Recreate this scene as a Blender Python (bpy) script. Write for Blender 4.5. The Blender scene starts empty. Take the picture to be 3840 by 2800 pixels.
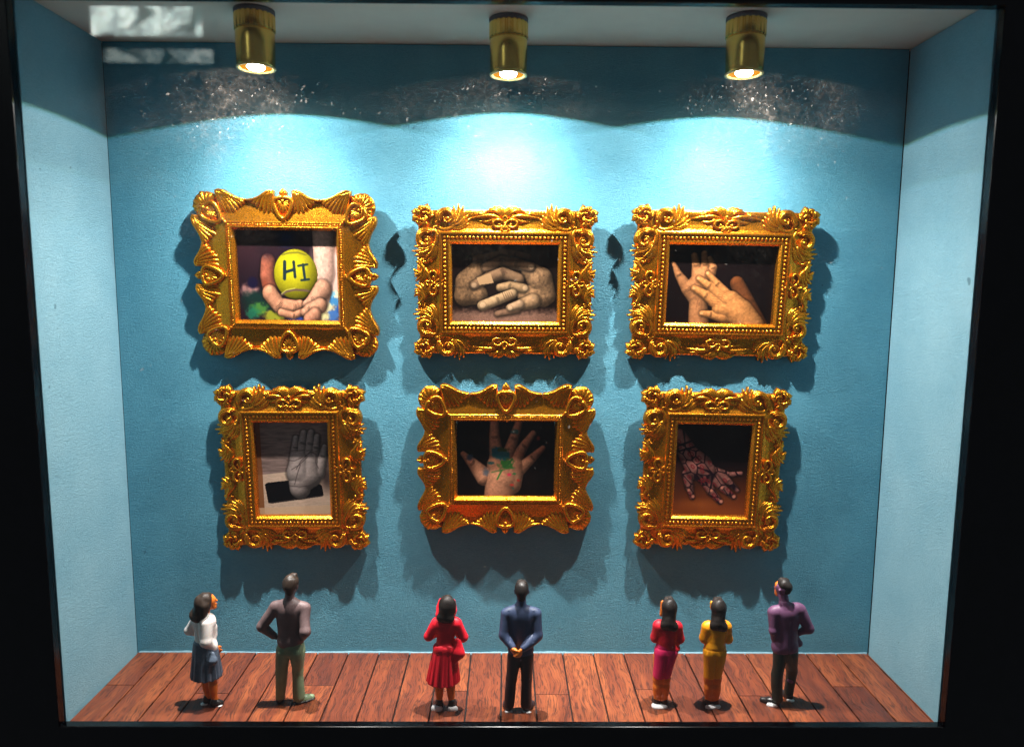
import bpy, bmesh, math, random
import numpy as np
from mathutils import Matrix, Vector
random.seed(7); RNG = np.random.default_rng(11)
sc = bpy.context.scene
COL = sc.collection
W, H, D = 12.0, 9.517, 1.93

# ------------------------------------------------------------ camera, world, exposure
cam_d = bpy.data.cameras.new('camera'); cam = bpy.data.objects.new('camera', cam_d); COL.objects.link(cam)
def cam_axes(p, y, r):
    f = np.array([math.sin(y)*math.cos(p), math.cos(y)*math.cos(p), math.sin(p)])
    r0 = np.array([math.cos(y), -math.sin(y), 0]); u0 = np.cross(r0, f)
    return math.cos(r)*r0+math.sin(r)*u0, -math.sin(r)*r0+math.cos(r)*u0, f
R_, U_, F_ = cam_axes(-0.121184, 0.00962, 0.00664)
m = Matrix.Identity(4)
for i in range(3):
    m[i][0] = R_[i]; m[i][1] = U_[i]; m[i][2] = -F_[i]
m[0][3], m[1][3], m[2][3] = 5.9823, -11.2585, 5.979
cam.matrix_world = m
cam_d.sensor_width = 36; cam_d.lens = 2716.6/3840*36
cam_d.dof.use_dof = True; cam_d.dof.focus_distance = 10.9; cam_d.dof.aperture_fstop = 0.22
cam_d.clip_start = 0.05; cam_d.clip_end = 300
sc.camera = cam
world = bpy.data.worlds.new('World'); sc.world = world; world.use_nodes = True
world.node_tree.nodes['Background'].inputs[0].default_value = (0.75, 0.86, 0.95, 1)
world.node_tree.nodes['Background'].inputs[1].default_value = 0.042
sc.view_settings.view_transform = 'Standard'; sc.view_settings.look = 'None'
sc.view_settings.exposure = 0.7; sc.view_settings.gamma = 1
sc.render.engine = 'CYCLES'
cy = sc.cycles
cy.use_denoising = True; cy.max_bounces = 10; cy.diffuse_bounces = 6; cy.glossy_bounces = 4
cy.transparent_max_bounces = 16; cy.sample_clamp_indirect = 4; cy.sample_clamp_direct = 0
cy.caustics_reflective = False; cy.caustics_refractive = False

# ------------------------------------------------------------ helpers
def sgn_lin(c):
    c = np.asarray(c, float)
    return np.where(c <= 0.04045, c/12.92, ((c+0.055)/1.055)**2.4)
def S(r, g, b):                        # sRGB 0..255 -> linear rgba
    return tuple(float(x) for x in sgn_lin([r/255, g/255, b/255]))+(1,)

def new_mat(name):
    mt = bpy.data.materials.new(name); mt.use_nodes = True
    return mt, mt.node_tree, mt.node_tree.nodes['Principled BSDF']
def node(nt, typ, **kw):
    n = nt.nodes.new(typ)
    for k, v in kw.items():
        if k.startswith('i_'): n.inputs[k[2:].replace('_', ' ')].default_value = v
        else: setattr(n, k, v)
    return n
def ramp(nt, stops, interp='LINEAR'):
    n = nt.nodes.new('ShaderNodeValToRGB'); e = n.color_ramp.elements
    n.color_ramp.interpolation = interp
    while len(e) < len(stops): e.new(0.5)
    for el, (p, c) in zip(e, stops):
        el.position = p; el.color = c if len(c) == 4 else tuple(c)+(1,)
    return n
def coords(nt, scale=(1, 1, 1), kind='Object', rnd=False):
    tc = nt.nodes.new('ShaderNodeTexCoord'); mp = nt.nodes.new('ShaderNodeMapping')
    mp.inputs['Scale'].default_value = scale
    if rnd:
        oi = nt.nodes.new('ShaderNodeObjectInfo'); mu = node(nt, 'ShaderNodeMath', operation='MULTIPLY'); mu.inputs[1].default_value = 57.3
        nt.links.new(oi.outputs['Random'], mu.inputs[0])
        ad = node(nt, 'ShaderNodeVectorMath', operation='ADD')
        nt.links.new(tc.outputs[kind], ad.inputs[0]); nt.links.new(mu.outputs[0], ad.inputs[1])
        nt.links.new(ad.outputs[0], mp.inputs[0])
    else:
        nt.links.new(tc.outputs[kind], mp.inputs[0])
    return mp.outputs[0]
def noise(nt, vec, scale, detail=4, rough=0.55, dist=0.0):
    n = nt.nodes.new('ShaderNodeTexNoise')
    n.inputs['Scale'].default_value = scale; n.inputs['Detail'].default_value = detail
    n.inputs['Roughness'].default_value = rough; n.inputs['Distortion'].default_value = dist
    nt.links.new(vec, n.inputs['Vector']); return n
def bump(nt, h, strength, dist, bs, prev=None):
    b = nt.nodes.new('ShaderNodeBump'); b.inputs['Strength'].default_value = strength; b.inputs['Distance'].default_value = dist
    nt.links.new(h, b.inputs['Height'])
    if prev: nt.links.new(prev, b.inputs['Normal'])
    if bs: nt.links.new(b.outputs[0], bs.inputs['Normal'])
    return b.outputs[0]

def mesh_obj(name, V, Fc, mat, parent=None, smooth=True, loc=None):
    me = bpy.data.meshes.new(name)
    me.from_pydata([tuple(map(float, v)) for v in V], [], [tuple(map(int, f)) for f in Fc]); me.update()
    if mat: me.materials.append(mat)
    if smooth: me.polygons.foreach_set('use_smooth', [True]*len(me.polygons))
    o = bpy.data.objects.new(name, me); COL.objects.link(o)
    if parent: o.parent = parent
    if loc is not None: o.location = loc
    return o
def box_vf(x0, x1, y0, y1, z0, z1, bev=0.0):
    bm = bmesh.new()
    bmesh.ops.create_cube(bm, size=1)
    bmesh.ops.scale(bm, vec=(x1-x0, y1-y0, z1-z0), verts=bm.verts)
    bmesh.ops.translate(bm, vec=((x0+x1)/2, (y0+y1)/2, (z0+z1)/2), verts=bm.verts)
    if bev: bmesh.ops.bevel(bm, geom=bm.edges[:], offset=bev, segments=1, affect='EDGES')
    bm.verts.index_update()
    V = [v.co[:] for v in bm.verts]; Fc = [[v.index for v in f.verts] for f in bm.faces]; bm.free()
    return V, Fc
def box(name, b, mat, parent=None, bev=0.0):
    return mesh_obj(name, *box_vf(*b, bev), mat, parent, smooth=False)
def thing(name, label, cat, loc=(0, 0, 0), group=None):
    o = bpy.data.objects.new(name, None); COL.objects.link(o); o.location = loc
    o['label'] = label; o['category'] = cat
    if group: o['group'] = group
    return o
def struct(o, kind='structure'):
    o['kind'] = kind; return o

# ------------------------------------------------------------ materials
def paper(name, c0, c1):
    mt, nt, bs = new_mat(name)
    v = coords(nt); v2 = coords(nt, (1, 1, 2.6))
    fib = noise(nt, v2, 15, 6, 0.7, 1.2); big = noise(nt, v, 1.1, 3); fine = noise(nt, v2, 34, 4, 0.7, 0.8)
    ad = node(nt, 'ShaderNodeMath', operation='MULTIPLY_ADD'); ad.inputs[1].default_value = 0.55
    nt.links.new(fib.outputs[0], ad.inputs[0])
    m2 = node(nt, 'ShaderNodeMath', operation='MULTIPLY'); m2.inputs[1].default_value = 0.45
    nt.links.new(big.outputs[0], m2.inputs[0]); nt.links.new(m2.outputs[0], ad.inputs[2])
    r = ramp(nt, [(0.32, c0), (0.68, c1)]); nt.links.new(ad.outputs[0], r.inputs[0])
    sp = noise(nt, v, 7.5, 1, 0.3, 0.4); sr = ramp(nt, [(0.80, (0, 0, 0)), (0.84, (1, 1, 1))]); nt.links.new(sp.outputs[0], sr.inputs[0])
    mx = node(nt, 'ShaderNodeMix', data_type='RGBA'); nt.links.new(sr.outputs[0], mx.inputs['Factor'])
    nt.links.new(r.outputs[0], mx.inputs[6]); mx.inputs[7].default_value = tuple(x*0.6 for x in c0[:3])+(1,)
    nt.links.new(mx.outputs[2], bs.inputs['Base Color'])
    bs.inputs['Roughness'].default_value = 0.62; bs.inputs['Specular IOR Level'].default_value = 0.65
    b1 = bump(nt, fine.outputs[0], 0.8, 0.02, None); bump(nt, fib.outputs[0], 0.6, 0.025, bs, b1)
    return mt
M_WALL = paper('blue_paper', (0.055, 0.29, 0.42, 1), (0.125, 0.42, 0.555, 1))
M_SIDE = paper('pale_sheen_paper', (0.20, 0.46, 0.585, 1), (0.34, 0.61, 0.715, 1))  # paler base colour also carries the sheen seen at grazing angles
def plain(name, c, rough=0.5, metal=0.0, var=0.12, scale=8, bmp=0.0, spec=0.5):
    mt, nt, bs = new_mat(name)
    v = coords(nt, rnd=True); n = noise(nt, v, scale, 4)
    r = ramp(nt, [(0.25, tuple(x*(1-var) for x in c[:3])), (0.75, tuple(min(1, x*(1+var)) for x in c[:3]))])
    nt.links.new(n.outputs[0], r.inputs[0]); nt.links.new(r.outputs[0], bs.inputs['Base Color'])
    bs.inputs['Roughness'].default_value = rough; bs.inputs['Metallic'].default_value = metal
    bs.inputs['Specular IOR Level'].default_value = spec
    if bmp:
        n2 = noise(nt, v, scale*5, 3); bump(nt, n2.outputs[0], bmp, 0.01, bs)
    return mt
M_CEIL = plain('white_card', (1.0, 0.70, 0.55), 0.8, var=0.04, scale=3, bmp=0.1)
M_BLACK = plain('black_lacquer', (0.006, 0.005, 0.008), 0.22, var=0.4, scale=5, bmp=0.03)
M_SHELL = plain('case_black', (0.004, 0.004, 0.005), 0.7)
def wood():
    mt, nt, bs = new_mat('printed_wood')
    v = coords(nt, (1, 1, 1), rnd=True)
    wv = noise(nt, v, 1.6, 2, 0.5)
    off = node(nt, 'ShaderNodeVectorMath', operation='MULTIPLY_ADD')
    nt.links.new(wv.outputs['Color'], off.inputs[0]); off.inputs[1].default_value = (0.24, 0.0, 0.0); nt.links.new(v, off.inputs[2])
    st = node(nt, 'ShaderNodeMapping'); st.inputs['Scale'].default_value = (21, 1.3, 1); nt.links.new(off.outputs[0], st.inputs[0])
    g = noise(nt, st.outputs[0], 1.0, 3, 0.55, 0.5)
    # thin dark grain lines where the noise crosses a few levels
    mu = node(nt, 'ShaderNodeMath', operation='MULTIPLY'); mu.inputs[1].default_value = 5.6; nt.links.new(g.outputs[0], mu.inputs[0])
    fr = node(nt, 'ShaderNodeMath', operation='PINGPONG'); fr.inputs[1].default_value = 0.5; nt.links.new(mu.outputs[0], fr.inputs[0])
    ln = ramp(nt, [(0.0, (1, 1, 1)), (0.10, (0.75, 0.75, 0.75)), (0.24, (0, 0, 0))]); nt.links.new(fr.outputs[0], ln.inputs[0])
    tone = noise(nt, st.outputs[0], 0.33, 3, 0.5)
    oi = nt.nodes.new('ShaderNodeObjectInfo')
    ad = node(nt, 'ShaderNodeMath', operation='MULTIPLY_ADD'); ad.inputs[1].default_value = 0.35
    nt.links.new(oi.outputs['Random'], ad.inputs[0]); nt.links.new(tone.outputs[0], ad.inputs[2])
    r = ramp(nt, [(0.38, (0.105, 0.023, 0.011)), (0.66, (0.20, 0.045, 0.016)), (0.95, (0.33, 0.088, 0.028))]); nt.links.new(ad.outputs[0], r.inputs[0])
    mx = node(nt, 'ShaderNodeMix', data_type='RGBA'); nt.links.new(r.outputs[0], mx.inputs[6]); mx.inputs[7].default_value = (0.035, 0.011, 0.007, 1)
    f2 = node(nt, 'ShaderNodeMath', operation='MULTIPLY'); f2.inputs[1].default_value = 0.82; nt.links.new(ln.outputs[0], f2.inputs[0])
    nt.links.new(f2.outputs[0], mx.inputs['Factor'])
    nt.links.new(mx.outputs[2], bs.inputs['Base Color']); bs.inputs['Roughness'].default_value = 0.42
    inv = node(nt, 'ShaderNodeMath', operation='SUBTRACT'); inv.inputs[0].default_value = 1; nt.links.new(ln.outputs[0], inv.inputs[1])
    bump(nt, inv.outputs[0], 0.25, 0.006, bs)
    return mt
M_WOOD = wood()
def gold(name, base, rough, grain):
    mt, nt, bs = new_mat(name)
    v = coords(nt, rnd=True)
    n = noise(nt, v, 5, 4); n2 = noise(nt, v, 55, 3, 0.7); n3 = noise(nt, v, 130, 2, 0.6)
    r = ramp(nt, [(0.3, tuple(x*0.86 for x in base)), (0.7, base)]); nt.links.new(n.outputs[0], r.inputs[0])
    nt.links.new(r.outputs[0], bs.inputs['Base Color'])
    bs.inputs['Metallic'].default_value = 0.92
    rr = ramp(nt, [(0.3, (rough-0.09,)*3), (0.7, (rough+0.1,)*3)]); nt.links.new(n2.outputs[0], rr.inputs[0]); nt.links.new(rr.outputs[0], bs.inputs['Roughness'])
    b1 = bump(nt, n2.outputs[0], grain, 0.012, None); bump(nt, n3.outputs[0], grain, 0.008, bs, b1)
    return mt
M_GOLD = gold('gilt_resin', (0.82, 0.295, 0.015), 0.25, 0.22)
M_BRASS = plain('brass', (0.86, 0.58, 0.15), 0.24, 1.0, 0.08, 3, 0.0)
def emit(name, c, s):
    mt = bpy.data.materials.new(name); mt.use_nodes = True; nt = mt.node_tree
    nt.nodes.clear(); e = node(nt, 'ShaderNodeEmission'); e.inputs[0].default_value = c; e.inputs[1].default_value = s
    o = node(nt, 'ShaderNodeOutputMaterial'); nt.links.new(e.outputs[0], o.inputs[0]); return mt

# ------------------------------------------------------------ the box
struct(box('back_wall', (0.005, W-0.012, 0.0, 0.12, -0.1, H-0.012), M_WALL))
struct(box('left_wall', (-0.12, 0.0, -D, -0.005, -0.1, H-0.012), M_SIDE))
struct(box('right_wall', (W, W+0.12, -D, -0.012, -0.1, H-0.018), M_SIDE))
struct(box('ceiling', (-0.12, W+0.12, -D, 0.12, H, H+0.1), M_CEIL))
floor = struct(box('floor', (-0.12, W+0.12, -D, 0.12, -0.25, -0.05), M_SHELL))
edges = [0.012]+[0.45+0.5*k for k in range(24)]+[W-0.012]
joints = {0: -0.99, 3: -1.21, 6: -1.0, 8: -0.24, 10: -1.14, 13: -1.23, 14: -0.1, 16: -1.09, 19: -1.26, 22: -1.01}
g = 0.011
for k in range(len(edges)-1):
    if edges[k+1]-edges[k] < 0.03: continue
    cuts = [-1.905]+([joints[k]] if k in joints else [])+[-0.022]
    for a, b in zip(cuts[:-1], cuts[1:]):
        x0, x1 = edges[k]+g, edges[k+1]-g; y0 = a+(0.006 if a != cuts[0] else 0); y1 = b-(0.006 if b != cuts[-1] else 0)
        V, Fc = box_vf(-(x1-x0)/2, (x1-x0)/2, -(y1-y0)/2, (y1-y0)/2, -0.046, 0.0, 0.004)
        p = mesh_obj('plank', V, Fc, M_WOOD, floor, False, ((x0+x1)/2, (y0+y1)/2, RNG.uniform(-0.002, 0.0)))
# pale raw edge of the wall paper where it meets the floor
M_EDGE = plain('torn_paper_edge', (0.22, 0.40, 0.48), 0.8, var=0.2, scale=14)
bw = bpy.data.objects['back_wall']
Vs, Fs = [], []
xs = np.linspace(0.03, W-0.03, 140)
for i, x in enumerate(xs):
    hgt = 0.012+0.007*math.sin(x*2.1)+RNG.uniform(-0.004, 0.004)
    for (yy, zz) in ((-0.004, hgt), (-0.019, hgt-0.006), (-0.019, -0.04)): Vs.append((x, yy, zz))
    if i:
        a = 3*(i-1); b = 3*i
        Fs += [(a, a+1, b+1, b), (a+1, a+2, b+2, b+1)]
mesh_obj('paper_edge', Vs, Fs, M_EDGE, bw)
# outer case, black
case = thing('display_frame', 'glossy black frame around the opening of the blue lit display box', 'frame', (W/2, -D-0.1, -0.9))
def at(o, p): o.parent = p; o.matrix_parent_inverse = Matrix.Translation(-Vector(p.location)); return o
Y0, Y1 = -1.95, -2.075
xi0, xi1, zi0, zi1 = -0.012, W+0.012, 0.03, H-0.15
xo0, xo1, zo0, zo1 = xi0-1.14, xi1+1.14, zi0-1.14, zi1+1.14
RP = [(0.5, Y0), (0.0, Y0), (0.0, Y1+0.012), (0.004, Y1+0.003), (0.012, Y1), (1.12, Y1), (1.14, Y1+0.02), (1.14, Y0)]
CN = [(xi0, zi0, -1, -1), (xi1, zi0, 1, -1), (xi1, zi1, 1, 1), (xi0, zi1, -1, 1)]
for k in range(4):
    V = []
    for cx_, cz_, sx_, sz_ in (CN[k], CN[(k+1) % 4]): V += [(cx_+sx_*d_, yy, cz_+sz_*d_) for d_, yy in RP]
    n_ = len(RP); at(mesh_obj('rail', V, [(i, i+1, n_+i+1, n_+i) for i in range(n_-1)], M_BLACK, None, False), case)
at(box('case_back', (xo0+.02, xo1-.02, 0.2, 0.3, zo0+.02, zo1-.02), M_SHELL), case)
for b in ((xo0+.02, -0.13, -1.945, 0.2, zo0+.02, zo1-.02), (W+0.13, xo1-.02, -1.945, 0.2, zo0+.02, zo1-.02), (-0.12, W+0.12, -1.945, 0.2, H+0.11, zo1-.02), (-0.12, W+0.12, -1.945, 0.2, zo0+.02, -0.26)):
    at(box('case_side', b, M_SHELL), case)

# ------------------------------------------------------------ ceiling spots
LAMPS = [(2.675, -1.25), (6.005, -1.035), (9.155, -1.19)]
LZ = 8.785; ANG = 76.8
def lathe(prof, seg=40, z0=0):
    V, Fc = [], []
    for r, z in prof:
        for k in range(seg):
            a = 2*math.pi*k/seg; V.append((r*math.cos(a), r*math.sin(a), z+z0))
    for i in range(len(prof)-1):
        for k in range(seg):
            k2 = (k+1) % seg; Fc.append((i*seg+k, i*seg+k2, (i+1)*seg+k2, (i+1)*seg+k))
    return V, Fc
M_LED = emit('led_lens', (1.0, 0.93, 0.75, 1), 40)
M_REFL = emit('reflector_glow', (1.0, 0.38, 0.02, 1), 0.6)  # emission stands in for the lamp light on the reflector ring
M_LIP = plain('frosted_lip', (0.85, 0.62, 0.22), 0.35, var=0.05)
M_BASE = plain('grey_washer', (0.10, 0.085, 0.10), 0.5)
lamp_labels = ['brass ceiling spot lamp above the tennis ball picture', 'brass ceiling spot lamp above the clasped hands picture', 'brass ceiling spot lamp above the crossed hands picture']
first = None
for i, (lx, ly) in enumerate(LAMPS):
    t = thing('spot_lamp', lamp_labels[i], 'spot lamp', (lx, ly, H), 'brass spot lamps on the ceiling')
    t.scale = (0.92, 0.92, 1)
    if first is None:
        parts = []
        parts.append(mesh_obj('base_washer', *lathe([(0.0, -0.001), (0.285, -0.001), (0.285, -0.05), (0.27, -0.055), (0, -0.055)]), M_BASE, t))
        V, Fc = [], []                                     # fluted collar
        seg = 132
        prof = [(0.25, -0.056), (0.282, -0.062), (0.285, -0.075), (0.285, -0.245), (0.28, -0.262), (0.255, -0.268)]
        for r, z in prof:
            for k in range(seg):
                a = 2*math.pi*k/seg; q = (k*22/seg) % 1
                rr = r-(0.017 if q < 0.2 else 0.0); V.append((rr*math.cos(a), rr*math.sin(a), z))
        for j in range(len(prof)-1):
            for k in range(seg):
                k2 = (k+1) % seg; Fc.append((j*seg+k, j*seg+k2, (j+1)*seg+k2, (j+1)*seg+k))
        parts.append(mesh_obj('fluted_collar', V, Fc, M_BRASS, t, False))
        parts.append(mesh_obj('barrel', *lathe([(0.255, -0.266), (0.272, -0.272), (0.275, -0.285), (0.273, -0.42), (0.270, -0.58), (0.268, -0.66), (0.265, -0.705), (0.262, -0.713), (0.235, -0.713), (0.228, -0.69), (0.0, -0.665)], 56), M_BRASS, t))
        parts.append(mesh_obj('lip', *lathe([(0.232, -0.708), (0.266, -0.712), (0.276, -0.72), (0.272, -0.730), (0.24, -0.732), (0.222, -0.716)], 48), M_LIP, t))
        parts.append(mesh_obj('reflector', *lathe([(0.223, -0.716), (0.19, -0.70), (0.14, -0.695), (0.10, -0.70)], 36), M_REFL, t))
        parts.append(mesh_obj('lens', *lathe([(0.125, -0.69), (0.123, -0.712), (0.105, -0.732), (0.07, -0.744), (0.0, -0.748)], 36), M_LED, t))
        first = parts
    else:
        for p in first:
            c = p.copy(); COL.objects.link(c); c.parent = t
    ld = bpy.data.lights.new('spot_light', 'SPOT'); lo = bpy.data.objects.new('spot_light', ld); COL.objects.link(lo)
    lo.parent = t; lo.location = (0, 0, LZ-H-0.02)
    ld.energy = 300 if i != 1 else 300; ld.spot_size = math.radians(2*ANG+5); ld.spot_blend = 0.0; ld.shadow_soft_size = 0.06
    ld.use_nodes = True; nt = ld.node_tree; em = nt.nodes['Emission']
    tc = nt.nodes.new('ShaderNodeTexCoord'); sx = nt.nodes.new('ShaderNodeSeparateXYZ'); nt.links.new(tc.outputs['Normal'], sx.inputs[0])
    ab = node(nt, 'ShaderNodeMath', operation='ABSOLUTE'); nt.links.new(sx.outputs[2], ab.inputs[0])
    ac = node(nt, 'ShaderNodeMath', operation='ARCCOSINE'); nt.links.new(ab.outputs[0], ac.inputs[0])
    mr = node(nt, 'ShaderNodeMapRange'); mr.inputs[1].default_value = math.radians(72.6); mr.inputs[2].default_value = math.radians(79.6); nt.links.new(ac.outputs[0], mr.inputs[0])
    # the lens' own beam: hard edge at 77 degrees with a yellow-green fringe
    cr = ramp(nt, [(0.0, (1.0, 0.965, 0.91)), (0.46, (1.0, 0.97, 0.92)), (0.585, (0.80, 0.92, 1.0)), (0.66, (0.42, 0.52, 0.10)), (0.76, (0.13, 0.11, 0.03)), (0.86, (0.0, 0.0, 0.0))])
    nt.links.new(mr.outputs[0], cr.inputs[0]); nt.links.new(cr.outputs[0], em.inputs[0])
    # throw of the lens: even wide wash, fuller inside 50 degrees, with a mild core straight down
    def gauss(width, power, gain):
        d_ = node(nt, 'ShaderNodeMath', operation='DIVIDE'); d_.inputs[1].default_value = math.radians(width); nt.links.new(ac.outputs[0], d_.inputs[0])
        p_ = node(nt, 'ShaderNodeMath', operation='POWER'); p_.inputs[1].default_value = power; nt.links.new(d_.outputs[0], p_.inputs[0])
        n_ = node(nt, 'ShaderNodeMath', operation='MULTIPLY'); n_.inputs[1].default_value = -1; nt.links.new(p_.outputs[0], n_.inputs[0])
        e_ = node(nt, 'ShaderNodeMath', operation='EXPONENT'); nt.links.new(n_.outputs[0], e_.inputs[0])
        g_ = node(nt, 'ShaderNodeMath', operation='MULTIPLY'); g_.inputs[1].default_value = gain; nt.links.new(e_.outputs[0], g_.inputs[0]); return g_.outputs[0]
    s1 = node(nt, 'ShaderNodeMath', operation='ADD'); nt.links.new(gauss(50, 4, 4.5), s1.inputs[0]); nt.links.new(gauss(19, 2, 8.6), s1.inputs[1])
    s2 = node(nt, 'ShaderNodeMath', operation='ADD'); s2.inputs[1].default_value = 1.0; nt.links.new(s1.outputs[0], s2.inputs[0]); nt.links.new(s2.outputs[0], em.inputs[1])

# ------------------------------------------------------------ gilt frames
ZK = 0.74
class Relief:                     # raised castings: strokes swept in the frame plane (x right, y up), standing out from the wall
    def __init__(s): s.V = []; s.F = []
    def stroke(s, pts, rad, crest, base=0.03, n=None, flat=1.0):
        P = np.asarray(pts, float)
        if n:                                            # resample a Catmull-Rom curve through the points
            Q = np.vstack([2*P[0]-P[1], P, 2*P[-1]-P[-2]]); out = []
            for t in np.linspace(0, len(P)-1-1e-6, n):
                i = int(t); f = t-i; a, b, c, d = Q[i:i+4]
                out.append(0.5*((2*b)+(c-a)*f+(2*a-5*b+4*c-d)*f*f+(3*b-a-3*c+d)*f**3))
            P = np.array(out)
        N = len(P); tt = np.linspace(0, 1, N)
        r = np.interp(tt, np.linspace(0, 1, len(rad)), rad); h = np.interp(tt, np.linspace(0, 1, len(crest)), crest)
        T = np.gradient(P, axis=0); T /= np.linalg.norm(T, axis=1)[:, None]+1e-9
        Nn = np.stack([-T[:, 1], T[:, 0]], 1)
        ang = np.radians([0, 32, 64, 90, 116, 148, 180]); o = len(s.V); K = len(ang)+2
        for i in range(N):
            hh = r[i]*flat; z0 = h[i]-hh
            ring = [(r[i], base)]+[(r[i]*math.cos(a), z0+hh*math.sin(a)) for a in ang]+[(-r[i], base)]
            for q, z in ring:
                x, y = P[i]+Nn[i]*q; s.V.append((x, -z, y))
        for i in range(N-1):
            for k in range(K-1):
                s.F.append((o+i*K+k, o+i*K+k+1, o+(i+1)*K+k+1, o+(i+1)*K+k))
        s.F.append(tuple(o+k for k in range(K))[::-1]); s.F.append(tuple(o+(N-1)*K+k for k in range(K)))
        return s
    def ball(s, x, y, r, h, sy=1.0):
        o = len(s.V)
        for j, a in enumerate(np.radians([-40, 0, 30, 58])):
            for k in range(10):
                b = 2*math.pi*k/10; s.V.append((x+r*math.cos(a)*math.cos(b), -(h+r*math.sin(a)), y+sy*r*math.cos(a)*math.sin(b)))
        s.V.append((x, -(h+r), y))
        for j in range(3):
            for k in range(10):
                k2 = (k+1) % 10; s.F.append((o+j*10+k, o+j*10+k2, o+j*10+10+k2, o+j*10+10+k))
        for k in range(10): s.F.append((o+30+k, o+30+(k+1) % 10, o+40))
        return s
    def spiral(s, cx, cy, R, a0, turns, dirn, r0, r1, h0, h1, n=30, inner=0.28):
        t = np.linspace(0, 1, n); a = a0+dirn*turns*2*math.pi*t; rr = R*(1-(1-inner)*t)
        return s.stroke(np.stack([cx+rr*np.cos(a), cy+rr*np.sin(a)], 1), [r0*0.55, r0, r0, (r0+r1)/2, r1], [h0, h0, (h0+h1)/2, h1])
    def fan(s, base, ends, r0=0.012, r1=0.034, h0=0.13, h1=0.15, bend=0.25, side=1, tip=0.3, n=10):
        bx, by = base
        for e in ends:
            ex, ey = e; mx, my = (bx+ex)/2, (by+ey)/2; dx, dy = ex-bx, ey-by
            s.stroke([(bx, by), (mx-side*bend*dy, my+side*bend*dx), (ex, ey)], [r0, r1*0.75, r1, r1*tip], [h0, (h0+h1)/2+0.015, h1, h1-0.03], n=n)
        return s
    def plate(s, outline, z, base=0.02):
        o = len(s.V); N = len(outline)
        for x, y in outline: s.V.append((x, -base, y))
        for x, y in outline: s.V.append((x, -z, y))
        for k in range(N):
            k2 = (k+1) % N; s.F.append((o+k, o+k2, o+N+k2, o+N+k))
        s.F.append(tuple(o+N+k for k in range(N)))
        return s
    def build(s, name, parent=None):
        bm = bmesh.new(); vs = [bm.verts.new(v) for v in [(x, y*ZK, z) for x, y, z in s.V]]
        for f in s.F:
            try: bm.faces.new([vs[i] for i in f])
            except ValueError: pass
        bmesh.ops.recalc_face_normals(bm, faces=bm.faces[:]); bm.verts.index_update()
        V = [v.co[:] for v in bm.verts]; Fc = [[v.index for v in f.verts] for f in bm.faces]; bm.free()
        return mesh_obj(name, V, Fc, M_GOLD, parent)

def circ(cx, cy, rx, ry, n=24, a0=0, a1=360):
    a = np.radians(np.linspace(a0, a1, n)); return np.stack([cx+rx*np.cos(a), cy+ry*np.sin(a)], 1)

# castings, drawn for the top left corner with the corner at the origin (y is negative downwards)
def make_rosette():
    r = Relief(); c = (0.175, -0.185)
    r.plate(circ(*c, 0.13, 0.13, 20)[:-1], 0.13)
    for k in range(8):
        g0 = (18+k*45) % 360; a = math.radians(g0)
        if 290 < g0 < 345: continue
        L = 0.178+0.018*math.sin(k*2.3)
        for q in (-0.26, 0.0, 0.26):
            r.stroke([(c[0]+0.07*math.cos(a-0.3), c[1]+0.07*math.sin(a-0.3)), (c[0]+0.13*math.cos(a-0.1+q*0.8), c[1]+0.13*math.sin(a-0.1+q*0.8)), (c[0]+(L-abs(q)*0.07)*math.cos(a+0.14+q*0.5), c[1]+(L-abs(q)*0.07)*math.sin(a+0.14+q*0.5))], [0.012, 0.022, 0.02, 0.008], [0.16, 0.19, 0.175, 0.12], n=8)
    for a0, R in ((0, 0.098), (95, 0.104), (185, 0.1), (270, 0.096)):
        p = circ(c[0], c[1], R, R, 10, a0, a0+125); p -= (p-np.array(c))*np.linspace(0, 0.75, 10)[:, None]; r.stroke(p, [0.012, 0.021, 0.016, 0.008], [0.185, 0.205, 0.18, 0.14])
    r.ball(c[0]+0.01, c[1]-0.005, 0.022, 0.15)
    return r
def scroll_side():                # the C scroll along the horizontal edge with its leaf tail
    r = Relief(); c = (0.53, -0.205)
    r.plate(circ(*c, 0.15, 0.15, 18)[:-1], 0.125)
    for R, a0, tn, w0, hh in ((0.178, 232, 0.66, 0.019, 0.178), (0.150, 222, 0.82, 0.020, 0.20), (0.118, 214, 0.98, 0.019, 0.212), (0.088, 205, 1.1, 0.016, 0.20)):
        r.spiral(c[0], c[1], R, math.radians(a0), tn, -1, w0, w0*0.6, hh, hh-0.012, 26, 0.5)
    r.ball(c[0]+0.012, c[1]-0.02, 0.034, 0.175); r.ball(0.39, -0.275, 0.032, 0.16); r.ball(0.355, -0.345, 0.026, 0.15)
    r.stroke([(0.36, -0.33), (0.47, -0.385), (0.6, -0.36), (0.72, -0.29), (0.84, -0.27)], [0.02, 0.034, 0.032, 0.024, 0.008], [0.16, 0.19, 0.19, 0.17, 0.14], n=16)
    r.fan((0.56, -0.36), [(0.63, -0.035), (0.705, 0.0), (0.775, -0.035), (0.80, -0.105), (0.845, -0.165), (0.88, -0.215), (0.865, -0.29)], 0.018, 0.03, 0.17, 0.175, -0.16, 1, 0.3, 11)
    r.fan((0.60, -0.33), [(0.66, -0.10), (0.735, -0.075), (0.80, -0.19)], 0.012, 0.018, 0.18, 0.19, -0.14, 1, 0.4, 9)
    return r
def swap(r):                      # the same casting mirrored on the diagonal, for the vertical edge
    q = Relief(); q.V = [(-z, y, -x) for x, y, z in r.V]; q.F = r.F; return q
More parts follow.
